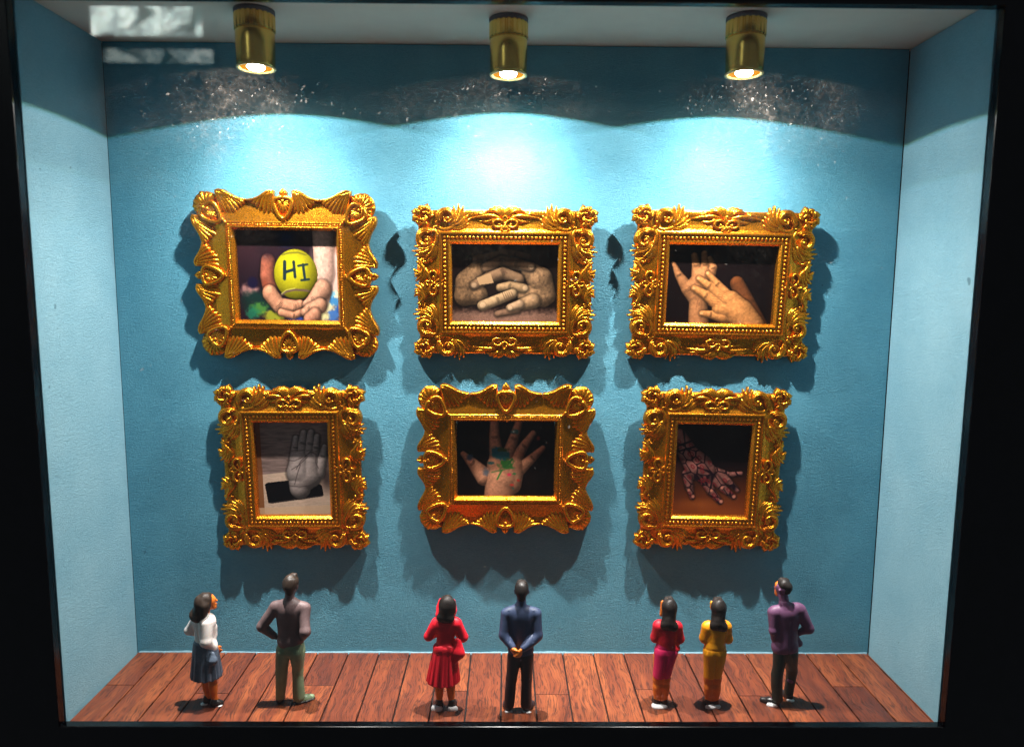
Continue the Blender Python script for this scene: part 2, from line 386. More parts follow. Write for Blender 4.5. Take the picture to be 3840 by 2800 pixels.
def make_palmette(half):          # pair of leaf fans at the middle of a long side, origin at the middle of the edge
    r = Relief()
    for s in (-1, 1):
        b = (s*0.025, -0.2)
        r.fan(b, [(s*0.045, -0.055), (s*0.105, -0.035), (s*0.175, -0.045), (s*0.24, -0.075), (s*0.30, -0.12)], 0.016, 0.03, 0.165, 0.165, 0.2*s, 1, 0.35, 9)
        r.stroke([(s*0.06, -0.215), (s*0.2, -0.18), (s*0.33, -0.185), (s*min(0.52, half), -0.215)], [0.018, 0.03, 0.026, 0.008], [0.16, 0.185, 0.175, 0.14], n=12)
        r.fan((s*0.14, -0.2), [(s*0.22, -0.29), (s*0.30, -0.275), (s*0.38, -0.255)], 0.012, 0.022, 0.16, 0.155, -0.15*s, 1, 0.3, 8)
        r.fan((s*0.30, -0.18), [(s*0.36, -0.105), (s*0.42, -0.13), (s*0.47, -0.165)], 0.01, 0.02, 0.16, 0.155, 0.15*s, 1, 0.3, 8)
    r.plate([(-0.3, -0.2), (-0.2, -0.1), (0, -0.09), (0.2, -0.1), (0.3, -0.2), (0, -0.25)][::-1], 0.12)
    return r
def make_fleur():                 # pierced fleur: two loops, a drop and paired balls, pointing to the rail
    r = Relief()
    r.stroke(circ(0, -0.235, 0.032, 0.055, 16), [0.013]*2, [0.195]*2); r.ball(0, -0.235, 0.02, 0.165, 1.6)
    for s in (-1, 1):
        r.stroke([(s*0.015, -0.29), (s*0.05, -0.25), (s*0.115, -0.235), (s*0.17, -0.265), (s*0.175, -0.315), (s*0.125, -0.345), (s*0.06, -0.335), (s*0.04, -0.315)], [0.014, 0.018, 0.018, 0.016, 0.013], [0.19, 0.205, 0.205, 0.2, 0.185], n=22)
        r.ball(s*0.085, -0.305, 0.021, 0.175)
        r.stroke([(s*0.01, -0.33), (s*0.05, -0.38), (s*0.015, -0.42), (s*0.045, -0.46)], [0.014, 0.017, 0.014, 0.018], [0.19, 0.2, 0.19, 0.19], n=12)
        r.ball(s*0.052, -0.475, 0.026, 0.175); r.ball(s*0.06, -0.385, 0.02, 0.175)
    r.stroke([(0, -0.29), (0, -0.43)], [0.018, 0.012], [0.19, 0.19], n=5)
    return r
def make_spray():                 # leaf cluster on the vertical edge, origin at the edge, x inwards
    r = Relief(); b = (0.17, 0.05)
    r.fan(b, [(0.03, -0.1), (0.045, -0.165), (0.1, -0.2), (0.16, -0.21), (0.22, -0.17)], 0.016, 0.032, 0.15, 0.165, 0.18, 1, 0.3, 9)
    r.fan((0.15, -0.02), [(0.02, 0.02), (0.025, -0.05), (0.20, -0.11)], 0.014, 0.028, 0.15, 0.16, 0.2, 1, 0.3, 8)
    r.stroke([(0.16, 0.20), (0.13, 0.1), (0.17, 0.02), (0.13, -0.12)], [0.01, 0.026, 0.03, 0.012], [0.14, 0.18, 0.19, 0.16], n=12)
    r.fan((0.155, 0.12), [(0.06, 0.13), (0.085, 0.2), (0.21, 0.2), (0.235, 0.12)], 0.012, 0.024, 0.15, 0.155, 0.1, 1, 0.3, 7)
    r.plate([(0.07, -0.12), (0.2, -0.13), (0.2, 0.12), (0.08, 0.12)], 0.115)
    return r
# second pattern: shell cartouches and draped fans
DR = [(0.43, -0.355), (0.505, -0.365), (0.575, -0.36), (0.635, -0.345), (0.675, -0.28), (0.725, -0.225), (0.775, -0.185)]
def drape(o, ends, ridge, sgn=1):
    r = Relief()
    P = [o]+ridge+ends[::-1]
    r.plate(P if sgn > 0 else P[::-1], 0.105)
    for i, e in enumerate(ends):
        f = i/(len(ends)-1); k = ridge[min(len(ridge)-1, int(f*len(ridge)))]
        m1 = (o[0]*0.55+k[0]*0.3+e[0]*0.15, o[1]*0.6+k[1]*0.3+e[1]*0.1+0.0); m2 = (e[0]*0.75+k[0]*0.15+o[0]*0.1, e[1]*0.66+k[1]*0.22+o[1]*0.12)
        r.stroke([o, m1, m2, e], [0.012, 0.022, 0.028, 0.029, 0.012], [0.185, 0.215, 0.195, 0.175, 0.13], n=13)
    r.stroke([o]+ridge, [0.024, 0.026, 0.022, 0.016], [0.19, 0.22, 0.2, 0.17], n=16)
    return r
def heart(L, n=34):               # closed teardrop / heart outline pointing to -y
    t = np.linspace(0, 2*math.pi, n); x = 0.165*np.sin(t)*(0.78+0.22*np.cos(t)); y = 0.17*np.cos(t)-0.055*np.abs(np.cos(t/2))**6*1.2
    y = np.where(y < 0, y*1.18, y); return np.stack([x*L, y*L], 1)
def make_cartouche(finial=True):
    r = Relief(); p = heart(1.0)
    r.plate([tuple(q) for q in p[:-1]], 0.15)
    r.stroke(p, [0.027]*3, [0.225]*3)
    for k in range(11):
        a = math.radians(-90+(k-5)*25); L = 0.135 if abs(k-5) > 1 else 0.155
        r.stroke([(0.012*math.cos(a), 0.05+0.012*math.sin(a)), (0.075*math.cos(a), 0.025+0.085*math.sin(a)), (L*0.86*math.cos(a), 0.005+L*math.sin(a))], [0.006, 0.016, 0.018, 0.011], [0.18, 0.205, 0.20, 0.17], n=8)
    for k in (-1, 0, 1): r.stroke([(0, 0.05), (k*0.045, 0.105), (k*0.06, 0.135)], [0.01, 0.022, 0.014], [0.19, 0.21, 0.18], n=6)
    r.ball(0, 0.05, 0.03, 0.19)
    if finial:
        r.stroke([(0, 0.12), (-0.028, 0.17), (0, 0.235)], [0.025, 0.034, 0.006], [0.17, 0.185, 0.15], n=7); r.stroke([(0, 0.12), (0.03, 0.165), (0, 0.225)], [0.02, 0.028, 0.006], [0.17, 0.18, 0.15], n=7)
        for s, y in ((1, -0.235), (-1, -0.26), (1, -0.29), (-1, -0.32), (1, -0.35)): r.stroke([(0, y+0.02), (s*0.032, y-0.012)], [0.014, 0.02, 0.008], [0.19, 0.195, 0.18], n=5)
    return r
def make_corner_shell():
    r = Relief(); c = (0.22, -0.23)
    for k in range(9):
        a = math.radians(135+(k-4)*21); L = 0.20+0.015*math.cos(k*2.2)+0.03*math.exp(-((k-4)/1.6)**2)
        r.stroke([(c[0]+0.03*math.cos(a), c[1]+0.03*math.sin(a)), (c[0]+0.13*math.cos(a+0.1), c[1]+0.13*math.sin(a+0.1)), (c[0]+L*math.cos(a), c[1]+L*math.sin(a))], [0.012, 0.032, 0.036, 0.030], [0.14, 0.175, 0.165, 0.135], n=8)
    r.plate(circ(0.20, -0.21, 0.20, 0.20, 22)[:-1], 0.105)
    return r
def make_bud():                   # small leaf bud pointing out of the inner corner
    r = Relief()
    for k, (x, y) in enumerate(((0.0, 0.0), (-0.03, 0.035), (-0.06, 0.065))):
        for s in (-1, 1): r.stroke([(x, y), (x-0.03-s*0.022, y+0.03-s*0.022*-1)], [0.012, 0.02, 0.007], [0.21, 0.215, 0.19], n=5)
    return r

def ring_profile(w, h, prof, name, parent, jitter=0.0):
    V, Fc = [], []
    for d, z in prof:
        for sx, sy in ((-1, 1), (1, 1), (1, -1), (-1, -1)): V.append((sx*(w/2-d), -z*ZK, sy*(h/2-d)))
    for i in range(len(prof)-1):
        for k in range(4):
            k2 = (k+1) % 4; Fc.append((i*4+k, i*4+k2, i*4+4+k2, i*4+4+k))
    # crisp mitres: no shared smooth normals
    return mesh_obj(name, V, Fc, M_GOLD, parent, False)

BEAD = lathe([(0.026, 0.0), (0.023, 0.013), (0.013, 0.022), (0.0, 0.025)], 6)
BEAD_ME = None
CACHE = {}
def casting(key, fn, parent, name, sx=1, sy=1, loc=(0, 0), rot=0):
    if key not in CACHE:
        o = fn().build(name, parent); CACHE[key] = o
    else:
        o = CACHE[key].copy(); COL.objects.link(o); o.parent = parent
    o.name = name; o.location = (loc[0], 0, loc[1]); o.scale = (sx, 1, sy); o.rotation_euler = (0, rot, 0)
    return o

def frame(cx, cz, w, h, kind, tilt, label, painter, lean=3.6, deep=0.03):
    global BEAD_ME
    t = thing('picture_frame', label, 'framed picture', (cx, -0.004-h/2*math.sin(math.radians(lean)), cz), 'ornate gold picture frames on the blue wall')
    t.rotation_euler = (math.radians(lean), math.radians(tilt), 0)
    hw, hh = w/2, h/2
    if kind == 'scroll':
        i0 = 0.10; pw, ph = w-2*i0, h-2*i0
        ring_profile(pw, ph, [(0.02, 0.012), (0, 0.02), (0, 0.105), (0.02, 0.125), (0.06, 0.132), (0.12, 0.118), (0.20, 0.128), (0.27, 0.152), (0.315, 0.185), (0.325, 0.21), (0.345, 0.212), (0.352, 0.18)], 'moulding', t)
        ring_profile(pw-0.70, ph-0.70, [(0.0, 0.178), (0.088, 0.174), (0.092, 0.196), (0.112, 0.198), (0.145, 0.15), (0.152, 0.008)], 'sight_edge', t)
        sight = 0.50; rail_d = 0.395
        rw, rh = pw/2-rail_d, ph/2-rail_d
        nx, nz = round(2*rw/0.062), round(2*rh/0.062)
        spots = [(-rw+2*rw*k/nx, s*rh) for k in range(nx+1) for s in (-1, 1)]+[(s*rw, -rh+2*rh*k/nz) for k in range(1, nz) for s in (-1, 1)]
        if BEAD_ME is None:
            V = [(x, -z, y) for x, y, z in BEAD[0]]; b = mesh_obj('bead', V, BEAD[1], M_GOLD, t); BEAD_ME = b.data; COL.objects.unlink(b); bpy.data.objects.remove(b)
        for x, z in spots:
            b = bpy.data.objects.new('bead', BEAD_ME); COL.objects.link(b); b.parent = t
            b.location = (x, -0.172*ZK, z)
        for sx in (1, -1):
            for sy in (1, -1):
                L = (-sx*hw, sy*hh)
                casting('ros', make_rosette, t, 'rosette', sx, sy, L)
                casting('sch', scroll_side, t, 'leaf_scroll', sx, sy, L)
                casting('scv', lambda: swap(scroll_side()), t, 'leaf_scroll', sx, sy, L)
        for s in (1, -1):
            casting('pal%.1f' % w, lambda: make_palmette(hw-0.86), t, 'palmette', 1, s, (0, s*hh))
            casting('fle', make_fleur, t, 'fleur', 1, s, (0, s*hh+s*0.0))
            casting('fle', make_fleur, t, 'fleur', 1, 1, (s*(hw-0.02), 0), math.radians(90*s))
            q = min(0.36, (hh-0.86)+0.16)
            for sy in (1, -1): casting('spr', make_spray, t, 'leaf_spray', -s, sy, (s*hw, sy*(hh-0.99 if hh < 1.25 else hh-1.04)))
    else:
        i0 = 0.172; pw, ph = w-2*i0, h-2*i0
        ring_profile(pw, ph, [(0.02, 0.012), (0, 0.02), (0, 0.10), (0.03, 0.118), (0.09, 0.12), (0.298, 0.182), (0.305, 0.192), (0.321, 0.192), (0.327, 0.178)], 'moulding', t)
        ring_profile(pw-0.652, ph-0.652, [(0.0, 0.176), (0.035, 0.176), (0.04, 0.2), (0.05, 0.205), (0.06, 0.198), (0.095, 0.11), (0.102, 0.008)], 'sight_edge', t)
        sight = 0.426; d = 0.344; rw, rh = pw/2-d, ph/2-d
        rope = Relief(); st = 0.037
        for s in (-1, 1):
            for k in range(int(2*rw/st)+1):
                x = -rw+k*st; rope.stroke([(x-0.014, s*rh-0.012), (x+0.014, s*rh+0.012)], [0.008, 0.0125, 0.008], [0.19, 0.202, 0.19], 0.15, n=4)
            for k in range(int(2*rh/st)+1):
                y = -rh+k*st; rope.stroke([(s*rw-0.012, y-0.014), (s*rw+0.012, y+0.014)], [0.008, 0.0125, 0.008], [0.19, 0.202, 0.19], 0.15, n=4)
        struct(rope.build('rope_edge', t), 'stuff')
        ridge = [(0.41, 0.005), (0.49, -0.02), (0.60, -0.08), (0.70, -0.115), (0.79, -0.125)]
        for sx in (1, -1):
            for sy in (1, -1):
                L = (-sx*hw, sy*(hh-0.03))
                casting('shl', make_corner_shell, t, 'corner_shell', sx, sy, L)
                casting('crt', lambda: make_cartouche(False), t, 'cartouche', 1, 1, (L[0]+sx*0.26, L[1]-sy*0.30), math.atan2(-sx, sy) if sy > 0 else math.atan2(-sx, sy))
                casting('drh', lambda: drape((0.35, -0.01), DR, ridge), t, 'draped_fan', sx, sy, L)
                casting('drv', lambda: swap(drape((0.35, -0.01), DR, ridge)), t, 'draped_fan', sx, sy, L)
                casting('bud', make_bud, t, 'leaf_bud', sx, sy, (-sx*(rw+0.02), sy*(rh+0.02)))
        CD = [(0.155, -0.36), (0.22, -0.37), (0.285, -0.355), (0.33, -0.29), (0.385, -0.235), (0.44, -0.195)]
        cr_ = [(0.2, 0.0), (0.27, -0.035), (0.36, -0.09), (0.46, -0.12), (0.56, -0.127)]
        for s in (1, -1):
            for q in (1, -1):
                casting('cdr', lambda: drape((0.135, -0.01), CD, cr_), t, 'draped_fan', q, s, (0, s*(hh-0.03)))
                casting('cdv', lambda: swap(drape((0.135, -0.01), CD, cr_)), t, 'draped_fan', -s, q, (s*hw, 0))
            casting('ctf', make_cartouche, t, 'cartouche', 1, s, (0, s*(hh-0.22)))
            casting('ctf', make_cartouche, t, 'cartouche', 1, 1, (s*(hw-0.2), 0), math.radians(90*s))
    # the print behind the sight edge
    a, b = pw/2-sight+0.0, ph/2-sight+0.0
    if painter:
        nx = 190; ny = max(8, int(nx*b/a)); img = painter(nx, ny)            # rows from the top
        xs = np.linspace(-a, a, nx+1); zs = np.linspace(b, -b, ny+1)
        X, Z = np.meshgrid(xs, zs); V = np.stack([X.ravel(), np.full(X.size, -deep), Z.ravel()], 1)
        i = np.arange(ny)[:, None]*(nx+1)+np.arange(nx)[None, :]
        Fc = np.stack([i, i+nx+1, i+nx+2, i+1], -1).reshape(-1, 4)
        o = mesh_obj('photo_print', V, Fc, M_PRINT, t, False)
        ca = o.data.color_attributes.new('ink', 'FLOAT_COLOR', 'CORNER')
        lin = sgn_lin(np.clip(img.reshape(-1, 3), 0, 1)); rgba = np.concatenate([lin, np.ones((len(lin), 1))], 1)
        ca.data.foreach_set('color', np.repeat(rgba, 4, axis=0).astype(np.float32).ravel())
    return t
mt, nt, bs = new_mat('glossy_photo_print'); M_PRINT = mt
at_ = nt.nodes.new('ShaderNodeVertexColor'); at_.layer_name = 'ink'; nt.links.new(at_.outputs[0], bs.inputs['Base Color'])
bs.inputs['Roughness'].default_value = 0.3; bs.inputs['Specular IOR Level'].default_value = 0.25

# ------------------------------------------------------------ what is printed on the six pictures
def value_noise(X, Y, f, seed=0):
    r = np.random.default_rng(seed).random((64, 64)); x, y = X*f, Y*f
    xi, yi = np.floor(x).astype(int), np.floor(y).astype(int); u, v = x-xi, y-yi; u = u*u*(3-2*u); v = v*v*(3-2*v)
    g_ = lambda a, b: r[a % 64, b % 64]
    return (g_(xi, yi)*(1-u)+g_(xi+1, yi)*u)*(1-v)+(g_(xi, yi+1)*(1-u)+g_(xi+1, yi+1)*u)*v
def fbm(X, Y, f, seed=0, o=4):
    s = 0; a = 0.5
    for k in range(o): s = s+a*value_noise(X, Y, f*2**k, seed+k); a *= 0.5
    return s
class Canvas:                     # coordinates are in the picture's own units, y downwards
    def __init__(s, nx, ny, rect):
        x0, y0, x1, y1 = rect; s.X, s.Y = np.meshgrid(x0+(np.arange(nx)+0.5)/nx*(x1-x0), y0+(np.arange(ny)+0.5)/ny*(y1-y0))
        s.img = np.zeros((ny, nx, 3)); s.px = (x1-x0)/nx
    def fill(s, c): s.img[:] = np.array(c)/255.0
    def blend(s, a, c): s.img = s.img*(1-a[..., None])+a[..., None]*(np.asarray(c)/255.0)
    def blob(s, x, y, rx, ry, c, soft=0.5, a=1.0, seed=None, rag=0.5):
        d = np.hypot((s.X-x)/rx, (s.Y-y)/ry)
        if seed is not None: d = d+rag*(fbm(s.X, s.Y, 3.0/max(rx, ry), seed)-0.5)*2
        s.blend(a*np.clip((1-d)/soft, 0, 1), c)
    def line(s, pts, w, c, a=1.0, soft=1.5):
        d = np.full(s.X.shape, 1e9)
        for (ax, ay), (bx, by) in zip(pts[:-1], pts[1:]):
            vx, vy = bx-ax, by-ay; t = np.clip(((s.X-ax)*vx+(s.Y-ay)*vy)/(vx*vx+vy*vy+1e-9), 0, 1)
            d = np.minimum(d, np.hypot(s.X-ax-t*vx, s.Y-ay-t*vy))
        s.blend(a*np.clip((w-d)/(soft*s.px)+0.5, 0, 1), c)
    def poly(s, pts, c, a=1.0):
        ins = np.zeros(s.X.shape, bool); n = len(pts)
        for i in range(n):
            (ax, ay), (bx, by) = pts[i], pts[(i+1) % n]
            if ay == by: continue
            k = ((ay > s.Y) != (by > s.Y)) & (s.X < (bx-ax)*(s.Y-ay)/(by-ay)+ax); ins ^= k
        s.blend(a*ins.astype(float), c)
    def limb(s, segs, col, light=(-0.35, -0.6, 0.7), amb=0.35, k=20, shade=0.55, tex=0.16, seed=1, edge=0.22, crease=True):
        # a finger, palm or arm: tapered capsules rounded over and shaded as the camera saw them
        hgt = np.full(s.X.shape, -1e9); cov = np.zeros(s.X.shape)
        for (ax, ay, ar, bx, by, br) in segs:
            vx, vy = bx-ax, by-ay; t = np.clip(((s.X-ax)*vx+(s.Y-ay)*vy)/(vx*vx+vy*vy+1e-9), 0, 1)
            r = ar+(br-ar)*t; d = np.hypot(s.X-ax-t*vx, s.Y-ay-t*vy)
            hh = np.where(d < r, np.sqrt(np.maximum(r*r-d*d, 0)), r-d)
            m_ = np.clip(0.5+0.5*(hgt-hh)/k, 0, 1); hgt = hh*(1-m_)+hgt*m_+k*m_*(1-m_)
            cov = np.maximum(cov, np.clip((r-d)/(1.4*s.px)+0.5, 0, 1))
        # soft contact shade on whatever lies beneath, as printed
        sh = np.clip(1+hgt/18.0, 0, 1)*0.42; s.img = s.img*(1-(sh*(1-cov))[..., None])
        hs = np.maximum(hgt, 0)+tex*14*fbm(s.X, s.Y, 0.045, seed)
        gy, gx = np.gradient(hs, s.px); nz = 1/np.sqrt(1+gx*gx+gy*gy); L = np.array(light)/np.linalg.norm(light)
        lam = np.clip((-gx*L[0]-gy*L[1]+L[2])*nz, 0, 1)
        v = amb+(1-amb)*lam**1.1; v = v*(1-edge*(1-nz)**1.5)
        tx = 1+tex*2.2*(fbm(s.X, s.Y, 0.06, seed+9)-0.5)
        c = np.asarray(col)/255.0
        s.img = s.img*(1-cov[..., None])+cov[..., None]*np.clip(c*(v*tx)[..., None], 0, 1)
        if crease:
            for (ax, ay, ar, bx, by, br), nx_ in zip(segs[:-1], segs[1:]):
                if abs(bx-nx_[0])+abs(by-nx_[1]) > 1 or br > 62: continue
                L_ = math.hypot(bx-ax, by-ay); ux, uy = (bx-ax)/L_, (by-ay)/L_
                for o_ in (-0.16, 0.02, 0.2):
                    qx, qy, w_ = bx+ux*o_*br, by+uy*o_*br, br*(0.62-abs(o_))
                    s.line([(qx-uy*w_, qy+ux*w_), (qx+ux*br*0.06, qy+uy*br*0.06), (qx+uy*w_, qy-ux*w_)], 1.8, c*0.42, 0.55)
        return cov
def nail(cv, x, y, rx, ry, ang, c, a=0.45):
    ca, sa = math.cos(ang), math.sin(ang); dx, dy = cv.X-x, cv.Y-y
    d = np.hypot((dx*ca+dy*sa)/rx, (-dx*sa+dy*ca)/ry); cv.blend(a*np.clip((1-d)/0.35, 0, 1), c); cv.blend(0.5*np.clip(1-np.abs(d-1.05)/0.15, 0, 1), np.asarray(c)*0.45)

def ball_print(nx, ny):
    c = Canvas(nx, ny, (470, 490, 1340, 1160)); c.fill((30, 18, 26))
    c.blob(560, 560, 330, 300, (44, 24, 30), 0.8); c.blob(900, 540, 120, 90, (18, 30, 62), 0.8)
    c.blob(1330, 800, 260, 420, (226, 186, 170), 0.7); c.blob(1330, 560, 130, 110, (150, 92, 62), 0.8, 0.8)
    c.blob(560, 940, 90, 60, (196, 140, 130), 0.6, 0.7, 4); c.blob(590, 880, 55, 55, (20, 16, 40), 0.4)
    c.blob(640, 1010, 190, 90, (18, 40, 36), 0.5, 1, 5); c.blob(640, 1080, 90, 60, (70, 120, 50), 0.5, 0.9, 6); c.blob(760, 1130, 110, 50, (150, 150, 40), 0.5, 0.9, 7)
    c.blob(580, 1110, 70, 60, (30, 110, 80), 0.5, 0.8, 8); c.blob(960, 1150, 90, 30, (40, 60, 130), 0.5)
    for i, (x, y, r, col) in enumerate([(1300, 1010, 60, (60, 140, 200)), (1330, 1080, 50, (40, 90, 170)), (1250, 1060, 60, (235, 220, 170)), (1290, 1130, 70, (70, 120, 190)), (1200, 1120, 60, (240, 225, 160)), (1320, 960, 40, (240, 230, 190)), (1280, 960, 36, (120, 190, 220))]): c.blob(x, y, r, r*0.8, col, 0.5, 0.9, 20+i, 0.6)
    sk = (232, 160, 122)
    c.limb([(735, 720, 62, 722, 830, 64), (722, 830, 64, 748, 960, 62)], (176, 98, 74), seed=3); c.blob(735, 610, 130, 130, (34, 20, 26), 0.7)
    c.limb([(1222, 500, 92, 1222, 800, 86), (1222, 800, 86, 1180, 990, 82)], (240, 190, 168), seed=4, edge=0.2, amb=0.6)
    c.blob(972, 815, 192, 192, (176, 166, 22), 0.03)
    d = np.hypot(c.X-972, c.Y-815)/192; dx, dy = (c.X-940)/192, (c.Y-760)/192
    c.img = np.where((d < 1)[..., None], c.img*(1.05-0.42*np.clip(np.hypot(dx, dy), 0, 1.3)**2+0.14*(fbm(c.X, c.Y, 0.12, 5)-0.5))[..., None], c.img)
    c.line([(832, 975), (880, 945), (960, 930), (1050, 934), (1140, 950)], 8, (92, 70, 60)); c.line([(838, 962), (885, 932), (960, 918)], 3, (226, 220, 120), 0.6)
    c.line([(860, 668), (920, 655), (1000, 650), (1070, 668)], 6, (90, 86, 30), 0.8)
    ink = (22, 40, 46)
    c.line([(880, 722), (876, 790), (872, 846)], 14, ink); c.line([(958, 722), (962, 780), (966, 832)], 12, ink); c.line([(874, 800), (962, 776)], 11, ink)
    c.line([(1040, 742), (1046, 800), (1052, 852)], 11, ink); c.line([(996, 750), (1078, 738)], 8, ink); c.line([(1018, 858), (1088, 850)], 8, ink)
    c.limb([(738, 960, 66, 815, 1052, 62), (815, 1052, 62, 950, 1064, 56), (950, 1064, 56, 1000, 1044, 40)], sk, seed=6)
    c.limb([(1205, 930, 80, 1125, 1010, 62), (1125, 1010, 62, 1065, 1045, 44)], (238, 172, 138), seed=7)
    c.limb([(830, 1105, 30, 940, 1128, 28), (940, 1128, 28, 1015, 1098, 26)], sk, seed=8); c.limb([(1180, 1050, 60, 1080, 1080, 46), (1080, 1080, 46, 1040, 1100, 36)], (236, 168, 132), seed=9)
    c.limb([(1130, 1120, 56, 1070, 1150, 44)], (228, 158, 124), seed=10); c.blob(700, 880, 36, 50, (120, 50, 30), 0.9, 0.6)
    return c.img
def clasped_print(nx, ny):
    c = Canvas(nx, ny, (492, 552, 1343, 1176)); c.fill((22, 13, 11))
    n = fbm(c.X, c.Y, 0.05, 31); c.blend(np.clip((c.Y-1060-60*(n-0.5))/70, 0, 1)*0.95, (126, 92, 76)); c.img *= (0.75+0.5*fbm(c.X, c.Y, 0.16, 33))[..., None]
    s1, s2 = (176, 136, 98), (186, 146, 106)
    c.limb([(690, 770, 80, 620, 860, 105), (620, 860, 105, 590, 970, 85), (700, 960, 80, 600, 960, 90)], (150, 112, 78), tex=0.32, seed=12)
    c.limb([(1120, 760, 70, 1200, 830, 105), (1200, 830, 105, 1250, 960, 84), (1100, 960, 80, 1230, 970, 88)], (164, 124, 88), tex=0.32, seed=13)
    c.limb([(1150, 1010, 62, 960, 1070, 36)], s1, tex=0.2, seed=14); c.limb([(1020, 1085, 34, 862, 1118, 28)], (140, 104, 80), tex=0.2, seed=15)
    c.limb([(1105, 650, 28, 1000, 632, 34), (1000, 632, 34, 880, 612, 36)], (136, 104, 78), tex=0.14, seed=16)
    c.limb([(682, 672, 34, 790, 660, 40), (790, 660, 40, 920, 625, 38)], (150, 114, 84), tex=0.14, seed=17)
    c.limb([(1128, 736, 42, 1010, 705, 48), (1010, 705, 48, 890, 690, 48), (890, 690, 48, 770, 740, 44)], (142, 106, 78), tex=0.14, seed=18)
    c.limb([(676, 884, 40, 780, 825, 45), (780, 825, 45, 900, 780, 48), (900, 780, 48, 1030, 830, 46)], (146, 110, 80), tex=0.12, seed=19)
    c.poly([(690, 822), (800, 780), (828, 862), (712, 880)], (176, 138, 98), 0.9)
    c.limb([(1072, 908, 40, 960, 890, 42), (960, 890, 42, 880, 900, 34)], (178, 140, 100), tex=0.14, seed=20)
    c.limb([(736, 1050, 42, 860, 1000, 43), (860, 1000, 43, 980, 950, 40)], (196, 158, 116), tex=0.14, seed=21)
    c.limb([(965, 1066, 32, 1040, 1040, 40)], (190, 152, 116), tex=0.12, seed=22)
    for x, y, rx, ry, a in ((668, 882, 26, 24, -0.4), (1085, 902, 26, 26, 0.2), (738, 1045, 28, 26, -0.4), (962, 1068, 22, 22, -0.4), (1130, 730, 28, 24, 0.3), (676, 668, 20, 18, 0)): nail(c, x, y, rx, ry, a, (206, 170, 132))
    for x, y in ((895, 680), (900, 770), (880, 700), (915, 790)): c.line([(x-22, y-12), (x, y-20), (x+22, y-8)], 3, (70, 46, 34), 0.8)
    c.img *= (0.78+0.2*np.clip((c.Y-640)/380, 0, 1))[..., None]
    for k in range(5): c.line([(900+k*17, 945-k*3), (922+k*17, 1000-k*5)], 3, (66, 44, 32), 0.75)
    return c.img
def crossed_print(nx, ny):
    c = Canvas(nx, ny, (490, 525, 1420, 1205)); c.fill((14, 7, 8))
    c.blob(860, 640, 160, 120, (36, 20, 15), 0.9)
    a, b = (196, 128, 80), (224, 146, 82)
    c.limb([(715, 620, 30, 735, 700, 38), (735, 700, 38, 750, 800, 52), (800, 600, 28, 812, 690, 36), (812, 690, 36, 815, 800, 52), (850, 640, 22, 885, 720, 34), (885, 720, 34, 850, 820, 54),
            (540, 690, 17, 590, 790, 36), (590, 790, 36, 680, 910, 62), (680, 910, 62, 740, 960, 80), (790, 1240, 92, 772, 1020, 80), (772, 1020, 80, 752, 900, 100), (752, 900, 100, 800, 800, 88)], a, seed=5, tex=0.2, k=12)
    for p in ([(800, 1000), (812, 1110), (806, 1190)], [(772, 990), (758, 1090)], [(730, 860), (800, 840), (850, 860)]): c.line(p, 3, (112, 66, 42), 0.55)
    c.limb([(1100, 850, 62, 1190, 1010, 74), (1190, 1010, 74, 1310, 1240, 92)], (118, 64, 32), seed=6)
    c.limb([(845, 772, 23, 930, 862, 35), (930, 862, 35, 1035, 965, 46), (768, 818, 25, 860, 878, 38), (860, 878, 38, 985, 985, 50), (732, 902, 28, 840, 960, 42), (840, 960, 42, 955, 1050, 56),
            (812, 1122, 25, 890, 1130, 36), (890, 1130, 36, 1010, 1150, 60), (1055, 1005, 88, 1140, 1110, 124), (1140, 1110, 124, 1240, 1240, 130), (960, 1080, 64, 1070, 1080, 100)], b, seed=7, tex=0.2, k=10)
    for x, y, an in ((840, 768, 0.8), (763, 816, 0.6), (729, 900, 0.5), (808, 1120, 0.1)): nail(c, x, y, 17, 13, an, (240, 186, 130))
    for k in range(5): c.line([(860+k*12, 1046-k*18), (935+k*12, 1062-k*22)], 2.2, (120, 66, 34), 0.6); c.line([(940+k*14, 960-k*10), (995+k*14, 990-k*14)], 2.2, (120, 66, 34), 0.5)
    for p in ([(1040, 1000), (1110, 1080)], [(985, 1060), (1080, 1130)], [(1090, 960), (1150, 1050)]): c.line(p, 5, (170, 104, 54), 0.4, 5)
    return c.img
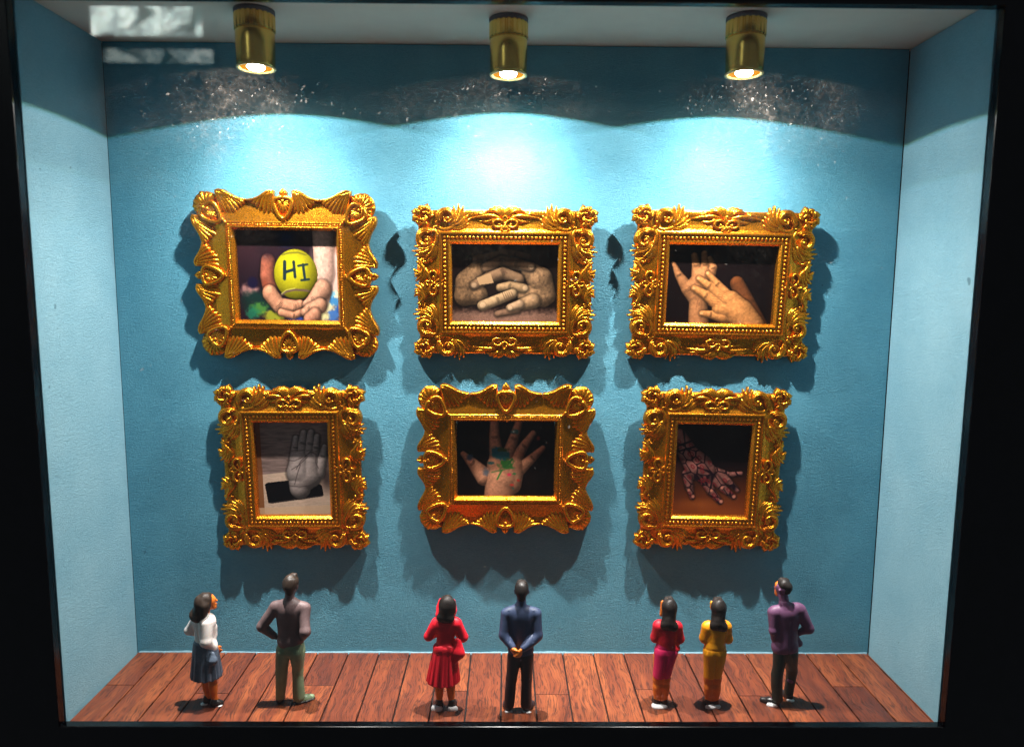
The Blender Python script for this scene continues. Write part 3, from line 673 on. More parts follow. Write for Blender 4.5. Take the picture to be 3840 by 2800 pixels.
def palm_print(nx, ny):
    c = Canvas(nx, ny, (505, 430, 1150, 1275)); c.fill((142, 118, 110))
    st = fbm(c.X*0.25, c.Y*1.6, 0.05, 41); c.img *= (0.72+0.55*st)[..., None]
    tb = np.clip((c.Y-(905-(c.X-540)*0.11))/6, 0, 1); c.blend(tb, (214, 182, 158)); c.img *= (1-tb[..., None]*0.16*(1-2*(fbm(c.X, c.Y*3, 0.04, 44)-0.0))[..., None]*0.6)
    c.blob(1120, 930, 90, 190, (58, 44, 42), 0.8, 0.9)
    c.blob(1150, 700, 90, 400, (70, 54, 52), 0.8, 0.6); c.poly([(505, 430), (545, 430), (550, 1275), (505, 1275)], (128, 70, 30), 0.8)  # left strip: the gold frame's reflection painted into the print
    c.poly([(505, 1215), (1150, 1190), (1150, 1275), (505, 1275)], (226, 186, 150), 0.8)
    c.poly([(563, 1000), (585, 982), (770, 962), (1050, 990), (1075, 1010), (1088, 1090), (1075, 1110), (610, 1176), (585, 1165)], (14, 11, 14)); c.line([(590, 1170), (1085, 1100)], 4, (70, 60, 60), 0.7)
    g_ = (190, 170, 162)
    c.limb([(862, 575, 26, 852, 660, 35), (852, 660, 35, 842, 770, 48), (935, 530, 31, 920, 620, 38), (920, 620, 38, 905, 750, 48), (1000, 526, 31, 985, 625, 39), (985, 625, 39, 968, 760, 50), (1052, 563, 27, 1035, 660, 37), (1035, 660, 37, 1010, 790, 52),
            (1115, 655, 24, 1095, 740, 38), (1095, 740, 38, 1035, 890, 72), (878, 1036, 95, 882, 990, 104), (890, 790, 96, 880, 900, 118), (880, 900, 118, 920, 950, 112), (975, 800, 86, 965, 920, 112)], (198, 178, 170), seed=5, tex=0.1, k=9)
    for pts in ([(772, 778), (840, 782), (910, 750)], [(810, 862), (880, 820), (960, 742)], [(850, 860), (900, 780), (985, 700), (1035, 720)], [(1035, 730), (1028, 800), (1050, 850)], [(780, 1010), (880, 1020), (985, 1005)], [(830, 1000), (860, 900), (890, 820)]): c.line(pts, 3.5, (66, 52, 52), 0.75)
    for x, y in ((846, 690), (908, 690), (978, 690), (1030, 700)): c.line([(x-28, y), (x+28, y-6)], 3, (80, 62, 60), 0.7)
    for x, y in ((855, 640), (925, 610), (992, 612), (1042, 630)): c.line([(x-24, y), (x+24, y-4)], 2.5, (96, 78, 76), 0.5)
    return c.img
def painted_print(nx, ny):
    c = Canvas(nx, ny, (520, 505, 1420, 1155)); c.fill((14, 7, 6)); sk = (244, 166, 124)
    c.limb([(866, 480, 40, 866, 640, 50), (866, 640, 50, 885, 820, 70), (1092, 510, 35, 1045, 650, 47), (1045, 650, 47, 995, 800, 62), (1222, 610, 30, 1140, 715, 43), (1140, 715, 43, 1060, 840, 58), (1314, 736, 26, 1220, 820, 40), (1220, 820, 40, 1110, 915, 56),
            (575, 790, 26, 660, 870, 50), (660, 870, 50, 770, 985, 84), (905, 1190, 140, 930, 1020, 145), (930, 1020, 145, 900, 890, 105), (960, 1000, 150, 1050, 900, 92), (1010, 1040, 112, 1050, 930, 92)], sk, seed=6, tex=0.16, k=10)
    for k in range(4): c.line([(775, 1105+k*12), (900, 1118+k*12), (1040, 1100+k*12)], 2, (170, 96, 66), 0.5)
    c.blob(925, 790, 85, 62, (30, 110, 120), 0.35, 0.92, 50, 0.55); c.blob(870, 760, 50, 40, (26, 96, 112), 0.4, 0.9, 51); c.blob(945, 750, 60, 22, (60, 70, 24), 0.5, 0.9, 52)
    c.blob(975, 880, 70, 60, (50, 128, 52), 0.4, 0.9, 53, 0.7); c.line([(935, 930), (905, 985), (892, 1010)], 7, (50, 128, 52)); c.line([(960, 905), (1010, 860), (1030, 830)], 7, (60, 120, 60)); c.line([(840, 950), (900, 935), (960, 925)], 6, (90, 130, 70), 0.8)
    c.blob(830, 868, 50, 16, (30, 96, 96), 0.5, 0.8, 54); c.blob(635, 820, 44, 40, (62, 82, 104), 0.6, 0.85, 55); c.blob(785, 945, 44, 44, (84, 98, 112), 0.7, 0.8, 56)
    c.blob(1005, 968, 26, 20, (220, 50, 80), 0.5, 0.9, 57); c.blob(1048, 962, 22, 12, (40, 110, 60), 0.5, 0.9, 58); c.blob(1090, 1020, 22, 14, (160, 40, 30), 0.5, 0.9, 59); c.blob(1030, 1060, 26, 12, (190, 50, 40), 0.5, 0.9, 60); c.blob(1040, 1092, 12, 12, (50, 80, 70), 0.5)
    c.blob(1055, 595, 46, 24, (40, 110, 110), 0.5, 0.8, 61); c.blob(1270, 650, 24, 30, (200, 70, 50), 0.7, 0.6)
    return c.img
def henna_print(nx, ny):
    c = Canvas(nx, ny, (500, 435, 1165, 1275)); f = np.clip((c.Y-820)/420, 0, 1)
    c.img[:] = np.array((22, 10, 12))/255.; c.blend(f*0.95, (150, 70, 26)); c.blob(720, 1180, 260, 70, (176, 92, 36), 0.9, 0.6)
    c.blob(520, 940, 100, 300, (90, 46, 30), 0.9, 0.5)
    sk = (186, 116, 104)
    m_ = [c.limb([(1110, 885, 20, 1000, 900, 26), (1000, 900, 26, 880, 870, 40)], sk, seed=1), c.limb([(1090, 1045, 20, 1000, 960, 30), (1000, 960, 30, 900, 890, 44)], sk, seed=2)]
    m_ += [c.limb([(1058, 1105, 24, 960, 1030, 34), (960, 1030, 34, 850, 920, 50)], sk, seed=3), c.limb([(938, 1155, 24, 850, 1060, 36), (850, 1060, 36, 770, 930, 54)], sk, seed=4)]
    m_ += [c.limb([(678, 1118, 22, 645, 1020, 36), (645, 1020, 36, 620, 900, 50)], sk, seed=5), c.limb([(520, 560, 74, 620, 720, 92), (620, 720, 92, 720, 830, 128), (720, 830, 128, 780, 880, 100)], sk, seed=6)]
    m = np.max(m_, axis=0)
    rng = np.random.default_rng(5); P = rng.uniform((500, 500), (1130, 1170), (75, 2)); u = (c.X+c.Y)/1.414; v = (c.X-c.Y)/1.414
    pu = (P[:, 0]+P[:, 1])/1.414; pv = (P[:, 0]-P[:, 1])/1.414
    dd = np.sqrt(((u[..., None]-pu)*0.6)**2+(v[..., None]-pv)**2); dd.sort(axis=-1); e = dd[..., 1]-dd[..., 0]
    c.blend(m*np.clip((11-e)/7, 0, 1)*0.96, (24, 10, 18)); c.blend(m*np.clip((7-np.abs(dd[..., 0]-11))/6, 0, 1)*0.75, (120, 24, 30))
    for x, y, r in ((682, 1108, 20), (946, 1150, 22), (1060, 1102, 22), (850, 1050, 18), (945, 1020, 18), (640, 1050, 16)): c.blob(x, y, r, r, (226, 140, 112), 0.5, 0.9)
    for a, b in (((520, 640), (650, 590)), ((530, 690), (690, 640))): c.line([a, b], 9, (24, 10, 18), 0.9)
    return c.img

frame(2.675, 6.10, 2.70, 2.54, 'shell', 0.3, 'upper left gold frame with shell corners around a photo of hands holding a tennis ball', ball_print)
frame(5.97, 6.01, 2.80, 2.36, 'scroll', 0.0, 'gold leaf scroll frame around a sepia photo of two clasped hands', clasped_print)
frame(9.27, 6.01, 2.84, 2.38, 'scroll', 0.7, 'gold leaf scroll frame around a photo of one hand laid across another', crossed_print)
frame(2.665, 3.10, 2.33, 2.70, 'scroll', -0.3, 'upright gold frame around a grey photo of a raised palm', palm_print, 2.4, 0.045)
frame(6.0, 3.27, 2.72, 2.40, 'shell', 0.0, 'lower middle gold frame with shell corners around a photo of a paint smeared hand', painted_print, 2.4, 0.045)
frame(9.245, 3.11, 2.35, 2.68, 'scroll', 0.9, 'upright gold frame around a dark photo of a hand with henna patterns', henna_print, 2.4, 0.045)

# ------------------------------------------------------------ figurines: smooth bodies and clothes grown from distance fields
def surface_nets(Dm, org, h):
    S_ = Dm < 0; nx, ny, nz = Dm.shape
    c = [(i, j, k) for i in (0, 1) for j in (0, 1) for k in (0, 1)]
    sl = lambda A, o: A[o[0]:nx-1+o[0], o[1]:ny-1+o[1], o[2]:nz-1+o[2]]
    cnt = sum(sl(S_, o).astype(np.int8) for o in c); act = (cnt > 0) & (cnt < 8)
    acc = np.zeros(act.shape+(3,)); num = np.zeros(act.shape)
    for ax in range(3):
        for o in c:
            if o[ax]: continue
            o2 = list(o); o2[ax] = 1; a, b = sl(Dm, o), sl(Dm, o2); x = ((a < 0) != (b < 0)) & act
            den = np.where(np.abs(a-b) < 1e-12, 1e-12, a-b); t = np.where(x, a/den, 0)
            for q in range(3): acc[..., q] += np.where(x, (t if q == ax else o[q]), 0)
            num += x
    idx = -np.ones(act.shape, int); idx[act] = np.arange(act.sum())
    g3 = np.argwhere(act); V = org+(g3+acc[act]/num[act][:, None])*h
    Fq = []
    for ax in range(3):
        b_, c_ = (ax+1) % 3, (ax+2) % 3; o2 = [0, 0, 0]; o2[ax] = 1
        A = S_[:nx-1, :ny-1, :nz-1]; B = S_[o2[0]:nx-1+o2[0], o2[1]:ny-1+o2[1], o2[2]:nz-1+o2[2]]
        e = np.argwhere(A != B); e = e[(e[:, b_] > 0) & (e[:, c_] > 0)]
        if not len(e): continue
        db = np.zeros(3, int); db[b_] = 1; dc = np.zeros(3, int); dc[c_] = 1
        q = [e-db-dc, e-dc, e, e-db]; q = np.stack([idx[tuple(p.T)] for p in q], 1)
        ins = A[tuple(e.T)]; q[~ins] = q[~ins][:, ::-1]; Fq.append(q[(q >= 0).all(1)])
    return V, np.vstack(Fq)
def grow(name, prims, mat, parent, h=0.011, k=0.03, post=None, pad=0.05):
    # prims: (a, b, ra, rb[, flat[, kk]]) tapered capsules, flat scales the depth; or a function with .lo / .hi
    lo = np.min([np.minimum(p[0], p[1])-max(p[2], p[3])*1.15 if isinstance(p, tuple) else p.lo for p in prims], axis=0)-pad
    hi = np.max([np.maximum(p[0], p[1])+max(p[2], p[3])*1.15 if isinstance(p, tuple) else p.hi for p in prims], axis=0)+pad
    n = np.ceil((hi-lo)/h).astype(int)+1; ax = [lo[i]+np.arange(n[i])*h for i in range(3)]
    Dm = np.full(tuple(n), 1.0)
    for p in prims:
        tup = isinstance(p, tuple)
        kk = (p[5] if len(p) > 5 else k) if tup else getattr(p, 'k', k)
        if tup: l2 = np.minimum(p[0], p[1])-max(p[2], p[3])*1.2-kk-2*h; h2 = np.maximum(p[0], p[1])+max(p[2], p[3])*1.2+kk+2*h
        else: l2, h2 = p.lo-kk-2*h, p.hi+kk+2*h
        i0 = np.maximum(((l2-lo)/h).astype(int), 0); i1 = np.minimum(((h2-lo)/h).astype(int)+2, n)
        sl = tuple(slice(a, b) for a, b in zip(i0, i1))
        X, Y, Z = np.meshgrid(*[ax[i][sl[i]] for i in range(3)], indexing='ij')
        if tup:
            a, b = np.array(p[0], float), np.array(p[1], float); fl = p[4] if len(p) > 4 else 1.0; v = b-a
            t = np.clip(((X-a[0])*v[0]+(Y-a[1])*v[1]+(Z-a[2])*v[2])/(v@v+1e-9), 0, 1)
            d = np.sqrt((X-a[0]-t*v[0])**2+((Y-a[1]-t*v[1])/fl)**2+(Z-a[2]-t*v[2])**2)-(p[2]+(p[3]-p[2])*t)
        else: d = p(X, Y, Z)
        A = Dm[sl]; m_ = np.clip(0.5+0.5*(A-d)/kk, 0, 1); Dm[sl] = A*(1-m_)+d*m_-kk*m_*(1-m_)
    if post is not None:
        X, Y, Z = np.meshgrid(*ax, indexing='ij'); Dm = post(X, Y, Z, Dm)
    V, Fq = surface_nets(Dm, lo, h)
    o = mesh_obj(name, V, Fq, mat, parent)
    return o
def wrinkles(amp, f, seed, zr=None, stretch=(1, 1, 0.45)):
    ph = np.random.default_rng(seed).uniform(0, 6.28, (7, 4))
    def fn(X, Y, Z, Dm):
        w = 0
        for q in ph: w = w+np.sin(f*(X*stretch[0]*math.cos(q[0])+Y*stretch[1]*math.sin(q[0])+Z*stretch[2]*math.cos(q[1]*2)*1.6)+q[2])
        w = w/4.0*amp*1.7
        if zr: w = w*np.clip((Z-zr[0])/0.08, 0, 1)*np.clip((zr[1]-Z)/0.08, 0, 1)
        return Dm+np.where(Dm < 0.1, w, 0)
    return fn
class Skirt:
    def __init__(s, c0, c1, z0, z1, r0, r1, flat, n, amp, power=1.0, lean=0.0):
        s.__dict__.update(locals()); R = max(r0, r1)+amp+0.02
        s.lo = np.array([min(c0[0], c1[0])-R, min(c0[1], c1[1])-R*flat-0.02, z1-0.02]); s.hi = np.array([max(c0[0], c1[0])+R, max(c0[1], c1[1])+R*flat+0.02, z0+0.02]); s.k = 0.02
    def __call__(s, X, Y, Z):
        f = np.clip((s.z0-Z)/(s.z0-s.z1), 0, 1); cx = s.c0[0]+(s.c1[0]-s.c0[0])*f; cyy = s.c0[1]+(s.c1[1]-s.c0[1])*f
        dx, dy = X-cx, (Y-cyy)/s.flat; th = np.arctan2(dy, dx); r = s.r0+(s.r1-s.r0)*f**s.power
        r = r+s.amp*f**0.8*(np.sin(s.n*th+1.3*np.sin(2*th))+0.35*np.sin((2*s.n+1)*th+1))
        zb = s.z1+0.012*np.sin(s.n*th+1.3*np.sin(2*th))
        return np.maximum(np.maximum((np.hypot(dx, dy)-r)*0.8, zb-Z), Z-s.z0)
A3 = lambda *v: np.array(v, float)
def hand_prims(w, tip_dir, palm_n, side, curl=0.35, L=0.17):
    # palm plus four unequal bent fingers and a thumb leaving the side of the palm; side is the thumb's direction
    w = A3(*w); d = A3(*tip_dir); d /= np.linalg.norm(d); n_ = A3(*palm_n); n_ -= d*(n_@d); n_ /= np.linalg.norm(n_)
    s_ = np.cross(d, n_)*side; P = []
    for q in (-0.028, 0.0, 0.028): P.append((w+s_*q*0.6, w+d*L*0.5+s_*q, 0.022, 0.021, 1.0, 0.012))
    for i, (q, fl) in enumerate(((0.036, 0.44), (0.012, 0.5), (-0.012, 0.46), (-0.035, 0.36))):
        a = w+d*L*0.5+s_*q; b = a+(d*math.cos(curl*0.6)+n_*math.sin(curl*0.6))*L*fl*0.55; c = b+(d*math.cos(curl*2)+n_*math.sin(curl*2))*L*fl*0.5
        P += [(a, b, 0.0145, 0.0125, 1.0, 0.006), (b, c, 0.0125, 0.0100, 1.0, 0.006)]
    a = w+d*L*0.12+s_*0.03; b = a+d*L*0.22+s_*0.028+n_*0.008; c = b+d*L*0.2+s_*0.004+n_*0.016
    P += [(a, b, 0.017, 0.0145, 1.0, 0.01), (b, c, 0.0145, 0.011, 1.0, 0.006)]
    return P
def head_prims(c, yaw, pitch=0.0, s=1.0):
    # c centre of the skull; the face looks along +y turned by yaw (positive to the viewer's right)
    c = A3(*c); f = A3(math.sin(yaw)*math.cos(pitch), math.cos(yaw)*math.cos(pitch), math.sin(pitch)); r = A3(math.cos(yaw), -math.sin(yaw), 0); u = np.cross(r, f)
    P_ = lambda a, b, z: c+(r*a+f*b+u*z)*s
    P = [(P_(0, -0.015, 0.03), P_(0, 0.02, 0.035), 0.098*s, 0.09*s), (P_(0, 0.03, -0.02), P_(0, 0.045, -0.09), 0.078*s, 0.048*s), (P_(0, 0.075, -0.115), P_(0, 0.078, -0.12), 0.026*s, 0.024*s)]
    P += [(P_(0, 0.106, 0.01), P_(0, 0.122, -0.03), 0.012*s, 0.017*s, 1.0, 0.012), (P_(-0.03, 0.095, 0.022), P_(0.03, 0.095, 0.022), 0.016*s, 0.016*s, 1.0, 0.02)]
    P += [(P_(-0.02, 0.102, -0.068), P_(0.02, 0.102, -0.068), 0.011*s, 0.011*s, 1.0, 0.008), (P_(-0.015, 0.1, -0.086), P_(0.015, 0.1, -0.086), 0.012*s, 0.012*s, 1.0, 0.008)]
    for q in (-1, 1): P.append((P_(q*0.095, 0.0, 0.012), P_(q*0.092, -0.004, -0.035), 0.02*s, 0.014*s, 1.0, 0.008))
    return P, P_
def eyes(P_, parent, s=1.0):
    for q in (-1, 1):
        V, Fc = lathe([(0.0, 0.011*s), (0.008*s, 0.008*s), (0.011*s, 0), (0.008*s, -0.008*s), (0, -0.011*s)], 10)
        mesh_obj('eye', V, Fc, M_EYE, parent, True, tuple(P_(q*0.034, 0.098, 0.003)))
def paint(name, c, rough=0.52, var=0.2, sss=0.0, spec=0.5):
    c = tuple(min(0.9, x*1.25) for x in c[:3]); mt, nt, bs = new_mat(name); v = coords(nt); n = noise(nt, v, 7, 5, 0.6); n2 = noise(nt, v, 60, 3)
    r = ramp(nt, [(0.28, tuple(x*(1-var) for x in c[:3])), (0.5, c[:3]), (0.74, tuple(min(1, x*(1+var*1.2)+0.004) for x in c[:3]))])
    nt.links.new(n.outputs[0], r.inputs[0]); nt.links.new(r.outputs[0], bs.inputs['Base Color'])
    rr = ramp(nt, [(0.3, (rough-0.1,)*3), (0.7, (rough+0.12,)*3)]); nt.links.new(n.outputs[0], rr.inputs[0]); nt.links.new(rr.outputs[0], bs.inputs['Roughness'])
    bs.inputs['Specular IOR Level'].default_value = spec
    if sss: bs.inputs['Subsurface Weight'].default_value = sss; bs.inputs['Subsurface Radius'].default_value = (0.1, 0.05, 0.03); bs.inputs['Subsurface Scale'].default_value = 0.25
    bump(nt, n2.outputs[0], 0.12, 0.006, bs); return mt
M_EYE = paint('eye_paint', (0.02, 0.015, 0.012, 1), 0.3)
M_SKIN = paint('orange_skin_paint', (0.62, 0.155, 0.018, 1), 0.4, sss=0.12)
M_BLK = paint('black_paint', (0.012, 0.010, 0.010, 1), 0.32)
M_HAIR = paint('black_hair_paint', (0.012, 0.009, 0.008, 1), 0.5, 0.4, spec=0.3)
M_BHAIR = paint('brown_hair_paint', (0.026, 0.016, 0.011, 1), 0.5, 0.4, spec=0.3)
M_WHITE = paint('white_paint', (0.78, 0.66, 0.62, 1), 0.45, 0.06, 0.1)
M_SLATE = paint('slate_paint', (0.075, 0.10, 0.14, 1), 0.5, 0.35)
M_BROWN = paint('brown_paint', (0.125, 0.080, 0.080, 1), 0.55, 0.2)
M_GREEN = paint('sage_paint', (0.15, 0.21, 0.12, 1), 0.45, 0.2)
M_RED = paint('red_paint', (0.72, 0.010, 0.026, 1), 0.5, 0.12, 0.1)
M_NAVY = paint('navy_paint', (0.032, 0.048, 0.100, 1), 0.52, 0.18)
M_DARK = paint('charcoal_paint', (0.018, 0.011, 0.014, 1), 0.45, 0.2)
M_CRIM = paint('crimson_paint', (0.52, 0.008, 0.022, 1), 0.5, 0.12, 0.1)
M_MAG = paint('magenta_paint', (0.55, 0.010, 0.085, 1), 0.5, 0.12, 0.1)
M_YEL = paint('amber_paint', (0.80, 0.275, 0.003, 1), 0.46, 0.14, 0.15)
M_PUR = paint('plum_paint', (0.125, 0.050, 0.110, 1), 0.55, 0.16)
M_DGRN = paint('dark_green_paint', (0.014, 0.022, 0.017, 1), 0.45, 0.3)
M_GLUE = paint('white_glue', (0.80, 0.72, 0.72, 1), 0.18, 0.05)

def shoe(name, heel, toe, mat, parent, w=0.05, hgt=0.075, glue=None):
    hx, hy = heel; tx, ty = toe
    post = lambda X, Y, Z, Dm: np.maximum(Dm, 0.006-Z)
    return grow(name, [(A3(hx, hy, 0.04), A3((hx+tx)/2, (hy+ty)/2, 0.036), w*0.95, w*0.98, 1.0), (A3((hx+tx)/2, (hy+ty)/2, 0.034), A3(tx, ty, 0.026), w, w*0.72, 1.0), (A3(hx, hy, 0.05), A3(hx, hy, hgt), w*0.92, w*0.86)], mat, parent, 0.009, 0.02, post)
def glue(x, y, rx, ry, parent, hgt=0.03):
    V, Fc = [], []; rg = np.random.default_rng(int(abs(x*997+y*331)*100) % 10000); ph = rg.uniform(0, 6, 3)
    prof = [(1.0, 0.001), (1.02, 0.4), (0.86, 0.85), (0.55, 1.0), (0.0, 1.02)]
    for rr, zz in prof:
        for k in range(22):
            a = 2*math.pi*k/22; q = 1+0.10*math.sin(2*a+ph[0])+0.06*math.sin(3*a+ph[1]); V.append((x+rx*rr*q*math.cos(a), y+ry*rr*q*math.sin(a), hgt*zz))
    for j in range(len(prof)-1):
        for k in range(22): Fc.append((j*22+k, j*22+(k+1) % 22, j*22+22+(k+1) % 22, j*22+22+k))
    return mesh_obj('glue_blob', V, Fc, M_GLUE, parent)
def hairdo(P, mat, parent, k=0.03, amp=0.006, seed=1, f=42):
    ph = np.random.default_rng(seed).uniform(0, 6, 6)
    def post(X, Y, Z, Dm):
        w = sum(np.sin(f*(0.8+0.3*i)*(X*math.cos(ph[i])+Y*math.sin(ph[i]))+3.5*np.sin(5*Z+ph[i])+ph[5-i]) for i in range(4))/4
        return Dm+np.where(np.abs(Dm) < 0.08, amp*1.3*w, 0)
    return grow('hair', P, mat, parent, 0.009, k, post)
def figure(x, y, label):
    return thing('person', label, 'figurine', (x, y, 0), 'painted visitor figurines')
def arm(sh, el, wr, r=(0.062, 0.052, 0.042), k=0.025): return [(A3(*sh), A3(*el), r[0], r[1], 1, k), (A3(*el), A3(*wr), r[1], r[2], 1, k)]
def legs(hips, knees, ankles, r=(0.085, 0.06, 0.042)):
    P = []
    for a, b, c in zip(hips, knees, ankles): P += [(A3(*a), A3(*b), r[0], r[1]), (A3(*b), A3(*c), r[1], r[2]), (A3(b[0]*0.6+c[0]*0.4, b[1]*0.6+c[1]*0.4-0.012, b[2]*0.6+c[2]*0.4), A3(b[0]*0.35+c[0]*0.65, b[1]*0.35+c[1]*0.65-0.006, b[2]*0.35+c[2]*0.65), r[1]*0.98, r[2]*1.15)]
    return P
def foot(an, toe): return [(A3(*an), A3(toe[0], toe[1], 0.035), 0.035, 0.025, 1, 0.015)]

# --- woman in white blouse and slate skirt, turned to the right
t = figure(1.80, -1.49, 'woman in white blouse and pleated slate blue skirt, turned to the right')
hp, P_ = head_prims((0.005, 0.03, 1.515), 1.05, 0.22, 0.92)
body = hp+[(A3(-0.03, -0.01, 1.30), A3(-0.01, 0.01, 1.43), 0.05, 0.05), (A3(-0.05, 0, 1.22), A3(-0.03, 0, 0.95), 0.12, 0.11, 0.75), (A3(-0.03, 0, 0.85), A3(-0.03, 0, 0.75), 0.12, 0.12, 0.8)]
body += legs([(-0.085, 0.03, 0.8), (0.035, -0.02, 0.8)], [(-0.085, 0.04, 0.45), (0.04, -0.02, 0.45)], [(-0.055, 0.03, 0.10), (0.06, -0.03, 0.10)], (0.085, 0.062, 0.043))
body += foot((-0.055, 0.03, 0.1), (0.0, 0.07)) + foot((0.06, -0.03, 0.1), (0.13, 0.0)) + arm((-0.16, 0.02, 1.22), (-0.29, 0.05, 1.08), (-0.16, 0.06, 1.03), (0.045, 0.04, 0.032)) + arm((0.0, -0.05, 1.24), (0.02, -0.10, 0.99), (0.075, 0.0, 0.85), (0.045, 0.04, 0.032))
body += hand_prims((0.075, 0.0, 0.85), (0.35, 0.45, -0.75), (-0.3, 0.4, 0.1), 1) + hand_prims((-0.16, 0.06, 1.03), (0.9, 0.3, 0.1), (0, 0.6, -0.4), 1)
grow('body', body, M_SKIN, t, 0.008, 0.028); eyes(P_, t, 0.92)
grow('blouse', [(A3(-0.085, 0.0, 1.255), A3(-0.02, 0.0, 1.25), 0.125, 0.12, 0.72), (A3(-0.05, 0, 1.2), A3(-0.045, 0, 1.0), 0.155, 0.135, 0.75), (A3(-0.04, 0, 1.0), A3(-0.02, 0.0, 0.90), 0.135, 0.15, 0.8), (A3(0.03, 0.05, 1.12), A3(0.04, 0.05, 1.02), 0.085, 0.08)]
     + arm((-0.17, 0.02, 1.245), (-0.285, 0.045, 1.085), (-0.15, 0.06, 1.035), (0.075, 0.066, 0.05)) + arm((0.0, -0.07, 1.25), (0.015, -0.115, 1.0), (0.07, -0.02, 0.87), (0.085, 0.075, 0.06)), M_WHITE, t, 0.009, 0.03, wrinkles(0.008, 16, 3))
grow('skirt', [Skirt((-0.045, 0), (-0.05, 0.0), 0.95, 0.42, 0.155, 0.215, 0.85, 15, 0.011, 0.85), (A3(-0.05, 0, 0.9), A3(-0.05, 0, 0.8), 0.15, 0.165, 0.85)], M_SLATE, t, 0.009)
grow('handbag', [(A3(0.075, -0.10, 0.80), A3(0.07, -0.12, 0.72), 0.05, 0.075, 0.6), (A3(0.04, -0.1, 0.72), A3(0.10, -0.1, 0.715), 0.06, 0.06, 0.6)], M_SLATE, t, 0.009, 0.04)
hairdo([(A3(-0.02, 0.0, 1.56), A3(-0.05, -0.02, 1.54), 0.108, 0.112), (A3(-0.055, -0.02, 1.5), A3(-0.115, -0.03, 1.36), 0.105, 0.095), (A3(-0.16, -0.03, 1.355), A3(-0.10, -0.06, 1.34), 0.07, 0.085), (A3(0.0, -0.07, 1.50), A3(-0.03, -0.08, 1.38), 0.07, 0.06)], M_BHAIR, t, 0.04, 0.007, 4)
shoe('shoe', (-0.075, 0.02), (0.0, 0.07), M_BLK, t, 0.05, 0.09); shoe('shoe', (0.055, -0.045), (0.145, -0.01), M_BLK, t, 0.052, 0.08)
glue(-0.10, -0.01, 0.05, 0.035, t, 0.02); glue(0.12, -0.05, 0.05, 0.03, t, 0.015)

# --- man in brown jacket and sage trousers, hands on hips
t = figure(2.95, -1.45, 'man in brown jacket and sage green trousers with hands on his hips')
hp, P_ = head_prims((0.02, 0.02, 1.75), 0.25, 0.12, 1.02)
body = hp+[(A3(0, -0.01, 1.48), A3(0.01, 0.0, 1.66), 0.07, 0.066), (A3(0, 0, 1.4), A3(0, 0, 1.0), 0.15, 0.13, 0.75), (A3(0, 0, 0.95), A3(0, 0, 0.85), 0.13, 0.13, 0.8)]
body += legs([(-0.095, 0, 0.86), (0.09, 0, 0.86)], [(-0.145, 0.01, 0.48), (0.085, 0.02, 0.48)], [(-0.175, 0, 0.08), (0.085, 0.0, 0.08)], (0.09, 0.06, 0.045)) + foot((-0.175, 0, 0.09), (-0.19, 0.16)) + foot((0.085, 0.0, 0.09), (0.24, 0.1))
body += arm((-0.21, 0, 1.43), (-0.40, -0.02, 1.16), (-0.235, 0.02, 0.99), (0.05, 0.045, 0.035)) + arm((0.215, 0, 1.42), (0.245, -0.13, 1.14), (0.16, 0.0, 0.98), (0.05, 0.045, 0.035))
body += hand_prims((-0.225, 0.02, 0.985), (0.6, 0.5, -0.45), (0.3, 0.1, 0.7), 1) + hand_prims((0.155, 0.0, 0.975), (0.0, 0.7, -0.45), (-0.7, 0.1, 0.2), -1)
grow('body', body, M_BROWN, t, 0.008, 0.028); eyes(P_, t)
grow('jacket', [(A3(-0.15, 0, 1.43), A3(0.15, 0, 1.42), 0.10, 0.10, 0.9), (A3(0, 0.0, 1.38), A3(0, 0, 1.05), 0.205, 0.165, 0.66), (A3(0.0, 0.0, 1.06), A3(0.0, 0, 0.955), 0.165, 0.178, 0.75), (A3(-0.06, -0.01, 0.955), A3(0.06, -0.01, 0.955), 0.125, 0.125, 0.9), (A3(0, -0.005, 1.5), A3(0.005, 0.0, 1.535), 0.09, 0.084, 1, 0.02)]
     + arm((-0.2, 0, 1.43), (-0.395, -0.02, 1.16), (-0.25, 0.02, 1.0), (0.088, 0.07, 0.056)) + arm((0.21, 0, 1.42), (0.24, -0.125, 1.14), (0.175, -0.02, 1.0), (0.088, 0.074, 0.058)), M_BROWN, t, 0.009, 0.03,
     lambda X, Y, Z, Dm: np.maximum(wrinkles(0.007, 17, 8)(X, Y, Z, Dm), 0.875-Z))
grow('trousers', [(A3(-0.06, 0, 0.87), A3(0.06, 0, 0.87), 0.125, 0.125, 0.95), (A3(-0.09, -0.02, 0.80), A3(-0.145, 0.005, 0.47), 0.112, 0.082), (A3(-0.145, 0.005, 0.47), A3(-0.178, 0, 0.10), 0.082, 0.072), (A3(0.085, -0.02, 0.8), A3(0.085, 0.015, 0.47), 0.112, 0.082), (A3(0.085, 0.015, 0.47), A3(0.095, 0.005, 0.10), 0.082, 0.08), (A3(0, -0.04, 0.86), A3(0.0, -0.05, 0.80), 0.1, 0.08)], M_GREEN, t, 0.009, 0.022, lambda X, Y, Z, Dm: np.maximum(wrinkles(0.007, 15, 9)(X, Y, Z, Dm), 0.05-Z))
hairdo([(A3(0.02, -0.01, 1.80), A3(0.03, 0.01, 1.81), 0.108, 0.106), (A3(0.015, -0.045, 1.75), A3(0.015, -0.05, 1.69), 0.085, 0.06), (A3(0.05, 0.06, 1.885), A3(0.085, 0.05, 1.90), 0.04, 0.022)], M_BHAIR, t, 0.03, 0.005, 6)
shoe('shoe', (-0.18, 0.0), (-0.195, 0.15), M_BLK, t, 0.055, 0.06); shoe('shoe', (0.09, 0.0), (0.25, 0.10), M_GREEN, t, 0.058, 0.07)
so = shoe('shoe_sole', (0.09, -0.005), (0.255, 0.095), M_BLK, t, 0.062, 0.02); so.scale = (1, 1, 0.45)

